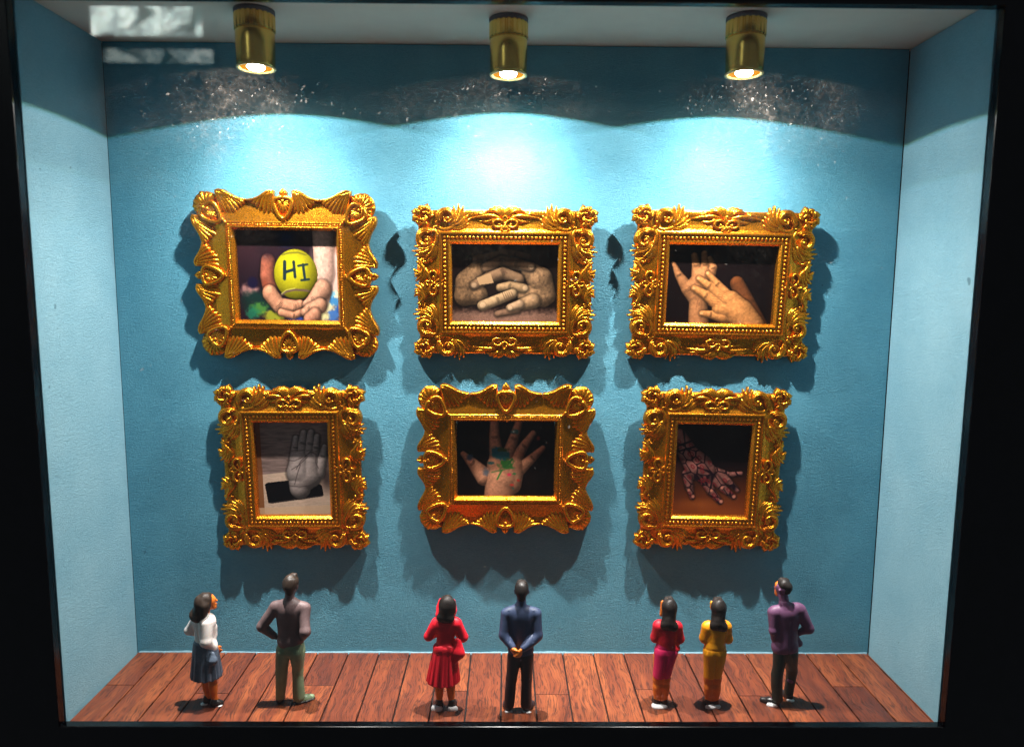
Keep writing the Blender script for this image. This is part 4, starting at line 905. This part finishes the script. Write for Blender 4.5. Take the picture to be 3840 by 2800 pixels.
# --- woman in red pleated dress with bag
t = figure(5.16, -1.58, 'woman in a red pleated dress with a red bag at her right side')
hp, P_ = head_prims((0.025, 0.04, 1.52), -0.1, 0.1, 0.96)
body = hp+[(A3(0.02, 0, 1.3), A3(0.025, 0.01, 1.43), 0.055, 0.052), (A3(0.02, 0, 1.22), A3(0.0, 0, 0.95), 0.12, 0.11, 0.75), (A3(0, 0, 0.85), A3(0, 0, 0.75), 0.12, 0.12, 0.8)]
body += legs([(-0.085, 0.0, 0.8), (0.06, 0.0, 0.8)], [(-0.09, 0.01, 0.43), (0.07, 0.01, 0.43)], [(-0.085, 0, 0.10), (0.085, 0, 0.10)], (0.085, 0.062, 0.043)) + foot((-0.085, 0, 0.1), (-0.11, 0.13)) + foot((0.085, 0, 0.1), (0.10, 0.13))
body += arm((-0.14, 0, 1.27), (-0.245, 0.02, 1.06), (-0.13, 0.14, 1.06), (0.042, 0.038, 0.03)) + arm((0.19, 0, 1.26), (0.26, 0.02, 1.05), (0.16, 0.13, 1.07), (0.042, 0.038, 0.03)) + hand_prims((-0.13, 0.14, 1.06), (0.8, 0.4, 0.1), (0, 0.3, -0.8), 1) + hand_prims((0.16, 0.13, 1.07), (-0.8, 0.4, 0.1), (0, 0.3, -0.8), -1)
grow('body', body, M_SKIN, t, 0.008, 0.028); eyes(P_, t, 0.96)
grow('dress', [(A3(-0.075, 0, 1.255), A3(0.115, 0, 1.25), 0.115, 0.115, 0.78), (A3(0.02, 0, 1.2), A3(0.005, 0, 1.02), 0.14, 0.115, 0.75), (A3(0.0, 0, 1.02), A3(-0.005, -0.005, 0.9), 0.118, 0.155, 0.82)]
     + arm((-0.12, 0, 1.27), (-0.235, 0.02, 1.06), (-0.14, 0.12, 1.06), (0.074, 0.066, 0.05)) + arm((0.165, 0, 1.26), (0.25, 0.02, 1.05), (0.17, 0.11, 1.07), (0.074, 0.066, 0.05))
     + [Skirt((-0.005, 0), (-0.03, 0), 0.95, 0.41, 0.15, 0.235, 0.85, 16, 0.012, 0.9)], M_RED, t, 0.009, 0.028, wrinkles(0.006, 15, 12, (0.85, 1.3)))
grow('belt', [(A3(-0.055, -0.012, 0.905), A3(0.045, -0.012, 0.905), 0.118, 0.118, 1.05)], M_RED, t, 0.009, 0.02, lambda X, Y, Z, Dm: np.maximum(Dm, np.abs(Z-0.9-0.03*np.cos(X*11))-0.055))
grow('handbag', [(A3(0.165, -0.06, 1.03), A3(0.18, -0.075, 0.86), 0.05, 0.085, 0.6), (A3(0.17, -0.075, 0.86), A3(0.14, -0.085, 0.75), 0.085, 0.04, 0.6), (A3(0.2, -0.05, 1.02), A3(0.22, -0.05, 0.84), 0.03, 0.06, 0.7)], M_RED, t, 0.009, 0.04)
grow('head_scarf', [(A3(-0.03, 0.06, 1.55), A3(-0.055, 0.05, 1.47), 0.07, 0.075), (A3(-0.075, 0.0, 1.43), A3(-0.09, -0.02, 1.40), 0.05, 0.045), (A3(0.09, 0.06, 1.55), A3(0.10, 0.04, 1.44), 0.055, 0.065), (A3(0.105, 0.0, 1.44), A3(0.10, -0.02, 1.38), 0.05, 0.04), (A3(0.0, 0.0, 1.35), A3(0.05, -0.02, 1.34), 0.07, 0.07)], M_RED, t, 0.009, 0.03)
hairdo([(A3(0.025, 0.0, 1.575), A3(0.03, -0.015, 1.57), 0.105, 0.108), (A3(0.03, -0.03, 1.52), A3(0.02, -0.055, 1.40), 0.115, 0.095), (A3(-0.05, -0.065, 1.385), A3(0.07, -0.07, 1.375), 0.062, 0.066), (A3(0.07, -0.03, 1.57), A3(0.1, -0.03, 1.47), 0.07, 0.055)], M_HAIR, t, 0.03, 0.006, 8)
shoe('shoe', (-0.085, -0.01), (-0.12, 0.12), M_BLK, t, 0.056, 0.11); shoe('shoe', (0.09, -0.01), (0.115, 0.12), M_BLK, t, 0.056, 0.11)
glue(-0.115, -0.04, 0.075, 0.055, t, 0.065); glue(0.105, -0.045, 0.065, 0.05, t, 0.055)

# --- man in navy suit, hands clasped behind
t = figure(6.225, -1.63, 'man in navy suit jacket and dark trousers with hands clasped behind his back')
hp, P_ = head_prims((0.005, 0.02, 1.755), 0.0, 0.08, 0.95)
body = hp+[(A3(0, -0.01, 1.48), A3(0.0, 0.0, 1.66), 0.068, 0.064), (A3(0, 0, 1.4), A3(0, 0, 1.0), 0.15, 0.13, 0.75), (A3(0, 0, 0.95), A3(0, 0, 0.85), 0.12, 0.12, 0.8)]
body += legs([(-0.09, 0, 0.86), (0.08, 0, 0.86)], [(-0.13, 0.01, 0.48), (0.085, 0.01, 0.48)], [(-0.165, 0, 0.08), (0.085, 0.0, 0.08)], (0.09, 0.06, 0.045)) + foot((-0.165, 0, 0.09), (-0.2, 0.13)) + foot((0.085, 0.0, 0.09), (0.15, 0.14))
body += arm((-0.22, 0, 1.44), (-0.245, -0.05, 1.15), (-0.11, -0.175, 1.0), (0.05, 0.045, 0.034)) + arm((0.22, 0, 1.44), (0.245, -0.05, 1.15), (0.02, -0.19, 1.0), (0.05, 0.045, 0.034))
grow('body', body, M_NAVY, t, 0.008, 0.028); eyes(P_, t, 0.95)
grow('hands', hand_prims((-0.125, -0.185, 1.01), (0.62, -0.15, -0.72), (0.5, 0.6, 0.3), 1, 0.5, 0.16) + hand_prims((0.0, -0.2, 1.0), (-0.5, -0.1, -0.8), (-0.4, 0.5, 0.3), 1, 0.55, 0.15) + [(A3(-0.10, -0.185, 1.0), A3(-0.04, -0.195, 0.93), 0.036, 0.036)], M_SKIN, t, 0.006, 0.014)
def navy(X, Y, Z, Dm):
    Dm = wrinkles(0.006, 17, 18)(X, Y, Z, Dm)
    for q in (-1, 1): Dm = Dm+np.where(np.abs(Dm) < 0.05, 0.008*np.exp(-((X-q*(0.165+0.03*(Z-1.2)))/0.012)**2)*(Z > 1.1)*(Z < 1.5), 0)
    return np.maximum(Dm, 0.855-Z)
grow('jacket', [(A3(-0.15, 0, 1.43), A3(0.15, 0, 1.43), 0.105, 0.105, 0.85), (A3(0, 0.0, 1.38), A3(0, 0, 1.08), 0.20, 0.16, 0.66), (A3(0.0, 0.0, 1.08), A3(0.0, 0, 0.93), 0.16, 0.172, 0.72), (A3(-0.055, 0, 0.92), A3(0.055, 0, 0.92), 0.118, 0.118, 0.92), (A3(0, -0.005, 1.5), A3(0.0, 0.0, 1.555), 0.084, 0.076, 1, 0.02)]
     + arm((-0.205, 0, 1.43), (-0.23, -0.05, 1.15), (-0.12, -0.16, 1.03), (0.085, 0.076, 0.054)) + arm((0.205, 0, 1.43), (0.23, -0.05, 1.15), (0.03, -0.175, 1.02), (0.085, 0.076, 0.056)), M_NAVY, t, 0.009, 0.03, navy)
grow('trousers', [(A3(-0.05, 0, 0.87), A3(0.05, 0, 0.87), 0.11, 0.11, 0.95), (A3(-0.085, -0.01, 0.82), A3(-0.13, 0.005, 0.47), 0.1, 0.08), (A3(-0.13, 0.005, 0.47), A3(-0.165, 0, 0.09), 0.08, 0.072), (A3(0.08, -0.01, 0.82), A3(0.085, 0.005, 0.47), 0.1, 0.08), (A3(0.085, 0.005, 0.47), A3(0.085, 0.0, 0.09), 0.08, 0.076)], M_DARK, t, 0.009, 0.02, lambda X, Y, Z, Dm: np.maximum(wrinkles(0.005, 14, 19)(X, Y, Z, Dm), 0.04-Z))
hairdo([(A3(0.005, -0.01, 1.80), A3(0.005, 0.01, 1.81), 0.098, 0.098), (A3(0.003, -0.04, 1.755), A3(0.003, -0.045, 1.69), 0.08, 0.06), (A3(-0.03, 0.05, 1.875), A3(0.04, 0.05, 1.875), 0.035, 0.035)], M_HAIR, t, 0.03, 0.004, 10)
shoe('shoe', (-0.17, 0.0), (-0.21, 0.12), M_DARK, t, 0.056, 0.07); shoe('shoe', (0.09, 0.0), (0.17, 0.13), M_DARK, t, 0.058, 0.07)
glue(-0.17, -0.045, 0.05, 0.03, t, 0.014); glue(0.09, -0.05, 0.06, 0.03, t, 0.012)

# --- two women with long hair
def slim_woman(x, y, label, hx, top, low, lean, yawn, ears):
    t = figure(x, y, label)
    hp, P_ = head_prims((hx, 0.05, 1.455), yawn, 0.1, 0.92)
    body = hp+[(A3(hx*0.8, 0, 1.22), A3(hx, 0.02, 1.36), 0.052, 0.05), (A3(hx*0.7, 0, 1.16), A3(hx*0.3, 0, 0.9), 0.11, 0.11, 0.75), (A3(0, 0, 0.8), A3(0, 0, 0.7), 0.12, 0.12, 0.8)]
    body += legs([(-0.07+lean*.5, 0, 0.75), (0.07+lean*.5, 0, 0.75)], [(-0.062+lean, 0.0, 0.40), (0.055+lean, 0.0, 0.40)], [(-0.05+lean*1.2, 0, 0.09), (0.045+lean*1.2, 0, 0.09)], (0.08, 0.066, 0.052)) + foot((-0.05+lean*1.2, 0, 0.09), (-0.06+lean*1.2, 0.12)) + foot((0.045+lean*1.2, 0, 0.09), (0.06+lean*1.2, 0.12))
    body += arm((hx-0.15, 0, 1.2), (hx-0.19, 0.03, 1.0), (hx-0.1, 0.15, 0.98), (0.042, 0.038, 0.03)) + arm((hx+0.14, 0, 1.2), (hx+0.18, 0.03, 0.99), (hx+0.08, 0.15, 0.97), (0.042, 0.038, 0.03)) + hand_prims((hx-0.1, 0.15, 0.98), (0.85, 0.3, 0.0), (0, 0.4, -0.8), 1) + hand_prims((hx+0.08, 0.15, 0.97), (-0.85, 0.3, 0.0), (0, 0.4, -0.8), -1)
    grow('body', body, M_SKIN, t, 0.008, 0.026); eyes(P_, t, 0.92)
    torso = [(A3(hx-0.11, 0, 1.175), A3(hx+0.09, 0, 1.17), 0.105, 0.105, 0.8), (A3(hx*0.8, 0, 1.12), A3(hx*0.4, 0, 0.96), 0.145, 0.13, 0.78)]+arm((hx-0.145, 0, 1.18), (hx-0.175, 0.03, 1.0), (hx-0.11, 0.13, 0.98), (0.076, 0.068, 0.052)) + arm((hx+0.13, 0, 1.18), (hx+0.17, 0.03, 0.99), (hx+0.1, 0.13, 0.97), (0.076, 0.068, 0.052))
    cut = (lambda X: 0.435+0.012*np.cos(X*18))
    crease = lambda X, Y, Z, Dm: Dm+np.where(np.abs(Dm) < 0.06, 0.016*np.exp(-((X-lean*np.clip((0.85-Z)/0.4, 0, 1))/0.016)**2)*(Y < 0)*np.clip((0.80-Z)/0.08, 0, 1)+0.008*np.exp(-((Z-0.885)/0.014)**2), 0)
    low_p = [(A3(-0.045+hx*.3, -0.01, 0.86), A3(0.045+hx*.3, -0.01, 0.86), 0.115, 0.115, 0.95), (A3(-0.06, -0.03, 0.8), A3(-0.055+lean, -0.02, 0.47), 0.105, 0.078, 1, 0.03), (A3(0.06, -0.03, 0.8), A3(0.055+lean, -0.02, 0.47), 0.105, 0.078, 1, 0.03), (A3(0, 0.03, 0.8), A3(lean, 0.02, 0.46), 0.13, 0.10, 1, 0.05), (A3(lean*.3, -0.03, 0.7), A3(lean, -0.025, 0.47), 0.085, 0.075, 1, 0.05), (A3(hx*0.4, 0, 0.98), A3(hx*.3, 0, 0.9), 0.125, 0.14, 0.82)]
    if top is low:
        grow('dress', torso+low_p, top, t, 0.009, 0.03, lambda X, Y, Z, Dm: np.maximum(crease(X, Y, Z, wrinkles(0.006, 15, 22)(X, Y, Z, Dm)), cut(X)-Z))
    else:
        sw = lambda X: 0.90-0.22*(X+0.03)
        grow('top', torso+[(A3(hx*0.4, -0.005, 0.98), A3(hx*.3+0.05, -0.005, 0.86), 0.132, 0.14, 0.86)], top, t, 0.009, 0.03, lambda X, Y, Z, Dm: np.maximum(wrinkles(0.006, 15, 23)(X, Y, Z, Dm), (sw(X)-Z)*0.8))
        grow('skirt', low_p, low, t, 0.009, 0.03, lambda X, Y, Z, Dm: np.maximum(crease(X, Y, Z, wrinkles(0.006, 15, 24)(X, Y, Z, Dm)), cut(X)-Z))
    for pts in ears: grow('painted_ear', [pts[:4]+(0.8,)], M_SKIN if pts[4] == 's' else top, t, 0.008)
    hairdo([(A3(hx-0.002, 0.01, 1.505), A3(hx-0.002, -0.015, 1.50), 0.098, 0.102), (A3(hx, -0.03, 1.46), A3(hx-0.02, -0.06, 1.27), 0.1, 0.092), (A3(hx-0.075, -0.075, 1.24), A3(hx+0.045, -0.08, 1.225), 0.066, 0.07), (A3(hx-0.03, -0.09, 1.32), A3(hx-0.03, -0.1, 1.28), 0.06, 0.065), (A3(hx-0.03, 0.055, 1.575), A3(hx+0.025, 0.055, 1.575), 0.032, 0.032)], M_HAIR, t, 0.035, 0.006, 14)
    shoe('shoe', (-0.055+lean*1.2, -0.005), (-0.065+lean*1.2, 0.11), M_BLK, t, 0.056, 0.09); shoe('shoe', (0.05+lean*1.2, -0.005), (0.06+lean*1.2, 0.11), M_BLK, t, 0.056, 0.09)
    return t
t = slim_woman(8.29, -1.49, 'long haired woman in crimson top and magenta pencil skirt', 0.035, M_CRIM, M_MAG, -0.035, 0.1, [(A3(-0.055, 0.03, 1.53), A3(-0.072, 0.0, 1.36), 0.026, 0.026, 's'), (A3(0.112, 0.02, 1.50), A3(0.118, 0.0, 1.36), 0.026, 0.024, 'm')])
glue(-0.075, -0.055, 0.12, 0.07, t, 0.04)
t = slim_woman(8.985, -1.50, 'long haired woman in a plain amber yellow dress', 0.035, M_YEL, M_YEL, 0.0, -0.05, [(A3(-0.05, 0.02, 1.53), A3(-0.053, 0.01, 1.48), 0.03, 0.024, 'm')])
glue(0.0, -0.055, 0.105, 0.06, t, 0.038)

# --- man in plum suit
t = figure(10.03, -1.45, 'man in plum purple suit jacket with one hand on his hip')
hp, P_ = head_prims((-0.075, 0.03, 1.71), -0.75, 0.15, 0.96)
body = hp+[(A3(-0.04, -0.01, 1.44), A3(-0.07, 0.01, 1.62), 0.07, 0.066), (A3(0, 0, 1.38), A3(0, 0, 1.0), 0.15, 0.13, 0.75), (A3(0, 0, 0.95), A3(0, 0, 0.82), 0.12, 0.12, 0.8)]
body += legs([(-0.085, 0, 0.82), (0.08, 0.02, 0.82)], [(-0.105, -0.01, 0.46), (0.145, 0.1, 0.46)], [(-0.11, -0.05, 0.08), (0.135, 0.12, 0.08)], (0.09, 0.06, 0.045)) + foot((-0.11, -0.05, 0.09), (-0.27, 0.04)) + foot((0.135, 0.12, 0.09), (0.10, 0.24))
body += arm((-0.2, 0, 1.38), (-0.21, -0.04, 1.12), (-0.17, 0.02, 0.97), (0.05, 0.045, 0.034)) + arm((0.19, 0, 1.43), (0.305, -0.02, 1.15), (0.2, 0.04, 1.04), (0.05, 0.045, 0.034)) + hand_prims((-0.165, 0.03, 0.965), (0.2, 0.4, -0.8), (0.8, 0.2, 0.1), 1) + hand_prims((0.2, 0.04, 1.04), (-0.7, 0.5, -0.2), (0, 0.3, -0.8), -1)
grow('body', body, M_PUR, t, 0.008, 0.028); eyes(P_, t, 0.96)
grow('face', [(P_(-0.004, 0.05, 0.035), P_(-0.004, 0.057, -0.09), 0.070, 0.046, 1)], M_SKIN, t, 0.008)
def plum(X, Y, Z, Dm):
    Dm = wrinkles(0.008, 15, 28)(X, Y, Z, Dm)
    Dm = Dm+np.where(np.abs(Dm) < 0.05, 0.010*np.exp(-((X-0.015)/0.014)**2)*(Z < 1.3)*(Y < 0), 0)
    return np.maximum(Dm, 0.765+0.03*np.cos(X*14)-Z)
grow('jacket', [(A3(-0.15, 0, 1.38), A3(0.13, 0, 1.42), 0.105, 0.105, 0.85), (A3(-0.01, 0.0, 1.34), A3(-0.01, 0, 1.06), 0.19, 0.165, 0.68), (A3(-0.01, 0.0, 1.06), A3(-0.01, 0, 0.9), 0.165, 0.178, 0.74), (A3(-0.08, -0.01, 0.87), A3(0.06, -0.01, 0.87), 0.115, 0.12, 0.95), (A3(0.15, 0.02, 1.0), A3(0.2, 0.03, 0.90), 0.05, 0.062, 0.8, 0.04), (A3(-0.045, -0.005, 1.47), A3(-0.06, 0.0, 1.52), 0.088, 0.08, 1, 0.02)]
     + arm((-0.19, 0, 1.37), (-0.2, -0.04, 1.12), (-0.17, 0.0, 1.0), (0.085, 0.07, 0.06)) + arm((0.175, 0, 1.42), (0.295, -0.02, 1.15), (0.205, 0.03, 1.06), (0.085, 0.07, 0.052)), M_PUR, t, 0.009, 0.03, plum)
grow('trousers', [(A3(-0.05, 0, 0.84), A3(0.05, 0, 0.84), 0.11, 0.11, 0.95), (A3(-0.085, -0.01, 0.78), A3(-0.105, -0.01, 0.45), 0.1, 0.08), (A3(-0.105, -0.01, 0.45), A3(-0.105, -0.05, 0.10), 0.08, 0.082), (A3(0.08, 0.0, 0.78), A3(0.145, 0.1, 0.45), 0.1, 0.078), (A3(0.145, 0.1, 0.45), A3(0.135, 0.12, 0.10), 0.078, 0.066)], M_DGRN, t, 0.009, 0.022, lambda X, Y, Z, Dm: np.maximum(wrinkles(0.007, 15, 29)(X, Y, Z, Dm), 0.045-Z))
hairdo([(A3(-0.055, 0.0, 1.775), A3(-0.065, 0.02, 1.78), 0.088, 0.09), (A3(-0.035, -0.02, 1.745), A3(-0.045, -0.035, 1.715), 0.072, 0.055), (A3(-0.09, 0.06, 1.83), A3(-0.02, 0.05, 1.835), 0.04, 0.035)], M_HAIR, t, 0.03, 0.005, 16)
shoe('shoe', (-0.11, -0.05), (-0.28, 0.04), M_BLK, t, 0.058, 0.07); shoe('shoe', (0.14, 0.11), (0.105, 0.24), M_BLK, t, 0.055, 0.07)
glue(-0.175, -0.075, 0.075, 0.042, t, 0.045); glue(0.14, 0.06, 0.055, 0.035, t, 0.02)

# ------------------------------------------------------------ glass front with dust, and the bright window across the room that it mirrors
pane = thing('glass_pane', 'dusty clear glass pane closing the front of the lit box', 'glass pane', (W/2, -1.94, 0.0))
mt, nt, bs = new_mat('smeared_glass'); nt.nodes.remove(bs); out = nt.nodes['Material Output']
tr = nt.nodes.new('ShaderNodeBsdfTransparent'); gl = nt.nodes.new('ShaderNodeBsdfGlossy'); gl.inputs['Roughness'].default_value = 0.0
ge = nt.nodes.new('ShaderNodeNewGeometry'); dt = node(nt, 'ShaderNodeVectorMath', operation='DOT_PRODUCT'); nt.links.new(ge.outputs['Normal'], dt.inputs[0]); nt.links.new(ge.outputs['Incoming'], dt.inputs[1])
ab = node(nt, 'ShaderNodeMath', operation='ABSOLUTE'); nt.links.new(dt.outputs['Value'], ab.inputs[0])
om = node(nt, 'ShaderNodeMath', operation='SUBTRACT'); om.inputs[0].default_value = 1; nt.links.new(ab.outputs[0], om.inputs[1])
p5 = node(nt, 'ShaderNodeMath', operation='POWER'); p5.inputs[1].default_value = 5; nt.links.new(om.outputs[0], p5.inputs[0])
fr = node(nt, 'ShaderNodeMath', operation='MULTIPLY_ADD'); fr.inputs[1].default_value = 0.96; fr.inputs[2].default_value = 0.04; nt.links.new(p5.outputs[0], fr.inputs[0])
m1 = nt.nodes.new('ShaderNodeMixShader'); nt.links.new(fr.outputs[0], m1.inputs[0]); nt.links.new(tr.outputs[0], m1.inputs[1]); nt.links.new(gl.outputs[0], m1.inputs[2])
tl = nt.nodes.new('ShaderNodeBsdfTranslucent'); tl.inputs[0].default_value = (0.9, 0.74, 0.62, 1)
v = coords(nt); n1 = noise(nt, v, 0.9, 4, 0.6, 0.5); n2 = noise(nt, v, 16, 4, 0.7, 1.0)
mm = node(nt, 'ShaderNodeMath', operation='MULTIPLY'); nt.links.new(n1.outputs[0], mm.inputs[0]); nt.links.new(n2.outputs[0], mm.inputs[1])
sr = ramp(nt, [(0.19, (0.0,)*3), (0.32, (0.006,)*3), (0.45, (0.032,)*3)]); nt.links.new(mm.outputs[0], sr.inputs[0])
m2 = nt.nodes.new('ShaderNodeMixShader'); sz = nt.nodes.new('ShaderNodeSeparateXYZ'); nt.links.new(v, sz.inputs[0])       # smear haze put mostly up by the lamps, thinned below to keep prints dark
gz = node(nt, 'ShaderNodeMapRange'); gz.inputs[1].default_value = 6.2; gz.inputs[2].default_value = 8.3; gz.inputs[3].default_value = 0.12; gz.inputs[4].default_value = 1.0; nt.links.new(sz.outputs[2], gz.inputs[0])
gm = node(nt, 'ShaderNodeMath', operation='MULTIPLY'); nt.links.new(sr.outputs[0], gm.inputs[0]); nt.links.new(gz.outputs[0], gm.inputs[1]); nt.links.new(gm.outputs[0], m2.inputs[0]); nt.links.new(m1.outputs[0], m2.inputs[1]); nt.links.new(tl.outputs[0], m2.inputs[2])
nt.links.new(m2.outputs[0], out.inputs[0]); M_GLASS = mt
mesh_obj('glass_sheet', *box_vf(-W/2-0.2, W/2+0.2, -0.005, 0.005, -0.2, H+0.1), M_GLASS, pane, False)
mt, nt, bs = new_mat('dust'); nt.nodes.remove(bs); out = nt.nodes['Material Output']
tl = nt.nodes.new('ShaderNodeBsdfTranslucent'); tl.inputs[0].default_value = (0.95, 0.88, 0.8, 1)
tr = nt.nodes.new('ShaderNodeBsdfTransparent'); mx = nt.nodes.new('ShaderNodeMixShader'); mx.inputs[0].default_value = 0.16
nt.links.new(tr.outputs[0], mx.inputs[1]); nt.links.new(tl.outputs[0], mx.inputs[2]); nt.links.new(mx.outputs[0], out.inputs[0]); M_DUST = mt
Vs, Fs = [], []
rg = np.random.default_rng(21)
for k in range(900):
    if k < 500: x, z = rg.uniform(-6, 6), rg.uniform(0, 9.4)
    else:
        c = LAMPS[[0, 1, 2, 2, 0][k % 5]][0]-6+0.95*(5.98-LAMPS[[0, 1, 2, 2, 0][k % 5]][0])*0.08
        x, z = c+rg.normal(0.15, 0.95), 8.45-abs(rg.normal(0, 0.5))  # extra specks added under the lamps, where light picks dust out
    L = rg.lognormal(-4.9, 0.5); a = rg.normal(0.9, 0.9); w_ = L*rg.uniform(0.22, 0.5); n0 = len(Vs); m_ = 5
    for q in range(m_):
        th = 2*math.pi*q/m_; px, pz = L*math.cos(th)*rg.uniform(0.7, 1.2), w_*math.sin(th)*rg.uniform(0.7, 1.2)
        Vs.append((x+px*math.cos(a)-pz*math.sin(a), 0.0075+rg.uniform(0, 0.002), z+px*math.sin(a)+pz*math.cos(a)))
    Fs.append(tuple(range(n0, n0+m_)))
struct(mesh_obj('dust', Vs, Fs, M_DUST, pane, False), 'stuff')

win = thing('window', 'bright daylight window with trees outside, seen mirrored in the glass', 'window', (-11.6, -30, 16.6))
mt = bpy.data.materials.new('daylight_foliage'); mt.use_nodes = True; nt = mt.node_tree; nt.nodes.clear()
o_ = node(nt, 'ShaderNodeOutputMaterial'); e = node(nt, 'ShaderNodeEmission'); nt.links.new(e.outputs[0], o_.inputs[0])
v = coords(nt); n1 = noise(nt, v, 1.5, 5, 0.7, 1.6)
r = ramp(nt, [(0.36, (0.06, 0.09, 0.10)), (0.45, (0.30, 0.38, 0.37)), (0.55, (0.62, 0.74, 0.66)), (0.68, (1.0, 1.0, 0.92))]); nt.links.new(n1.outputs[0], r.inputs[0])
n2 = noise(nt, v, 0.62, 2, 0.5, 0.6); r2 = ramp(nt, [(0.38, (0.03, 0.05, 0.05)), (0.50, (1, 1, 1))]); nt.links.new(n2.outputs[0], r2.inputs[0])
ml = node(nt, 'ShaderNodeMix', data_type='RGBA', blend_type='MULTIPLY'); ml.inputs['Factor'].default_value = 1; nt.links.new(r.outputs[0], ml.inputs[6]); nt.links.new(r2.outputs[0], ml.inputs[7])
nt.links.new(ml.outputs[2], e.inputs[0]); e.inputs[1].default_value = 9; M_DAY = mt; M_DAY2 = mt.copy(); M_DAY2.name = 'daylight_shade'; M_DAY2.node_tree.nodes['Emission'].inputs[1].default_value = 2.6
M_WFR = plain('dark_window_frame', (0.05, 0.04, 0.04), 0.6)
box_ = lambda nm, b, mat: mesh_obj(nm, *box_vf(*b), mat, win, False)
box_('pane', (-2.75, 2.65, -0.02, 0.0, 1.35, 2.75), M_DAY)
box_('pane', (-2.2, 3.15, -0.02, 0.0, 0.1, 0.75), M_DAY2)
for b in ((-2.95, 3.3, -0.1, 0.06, 2.75, 2.95), (-2.95, 3.3, -0.1, 0.06, 0.75, 1.35), (-2.95, 3.3, -0.1, 0.06, -0.1, 0.1), (-2.95, -2.75, -0.1, 0.06, 0.1, 2.75), (3.15, 3.3, -0.1, 0.06, 0.1, 2.75)): box_('sash', b, M_WFR)
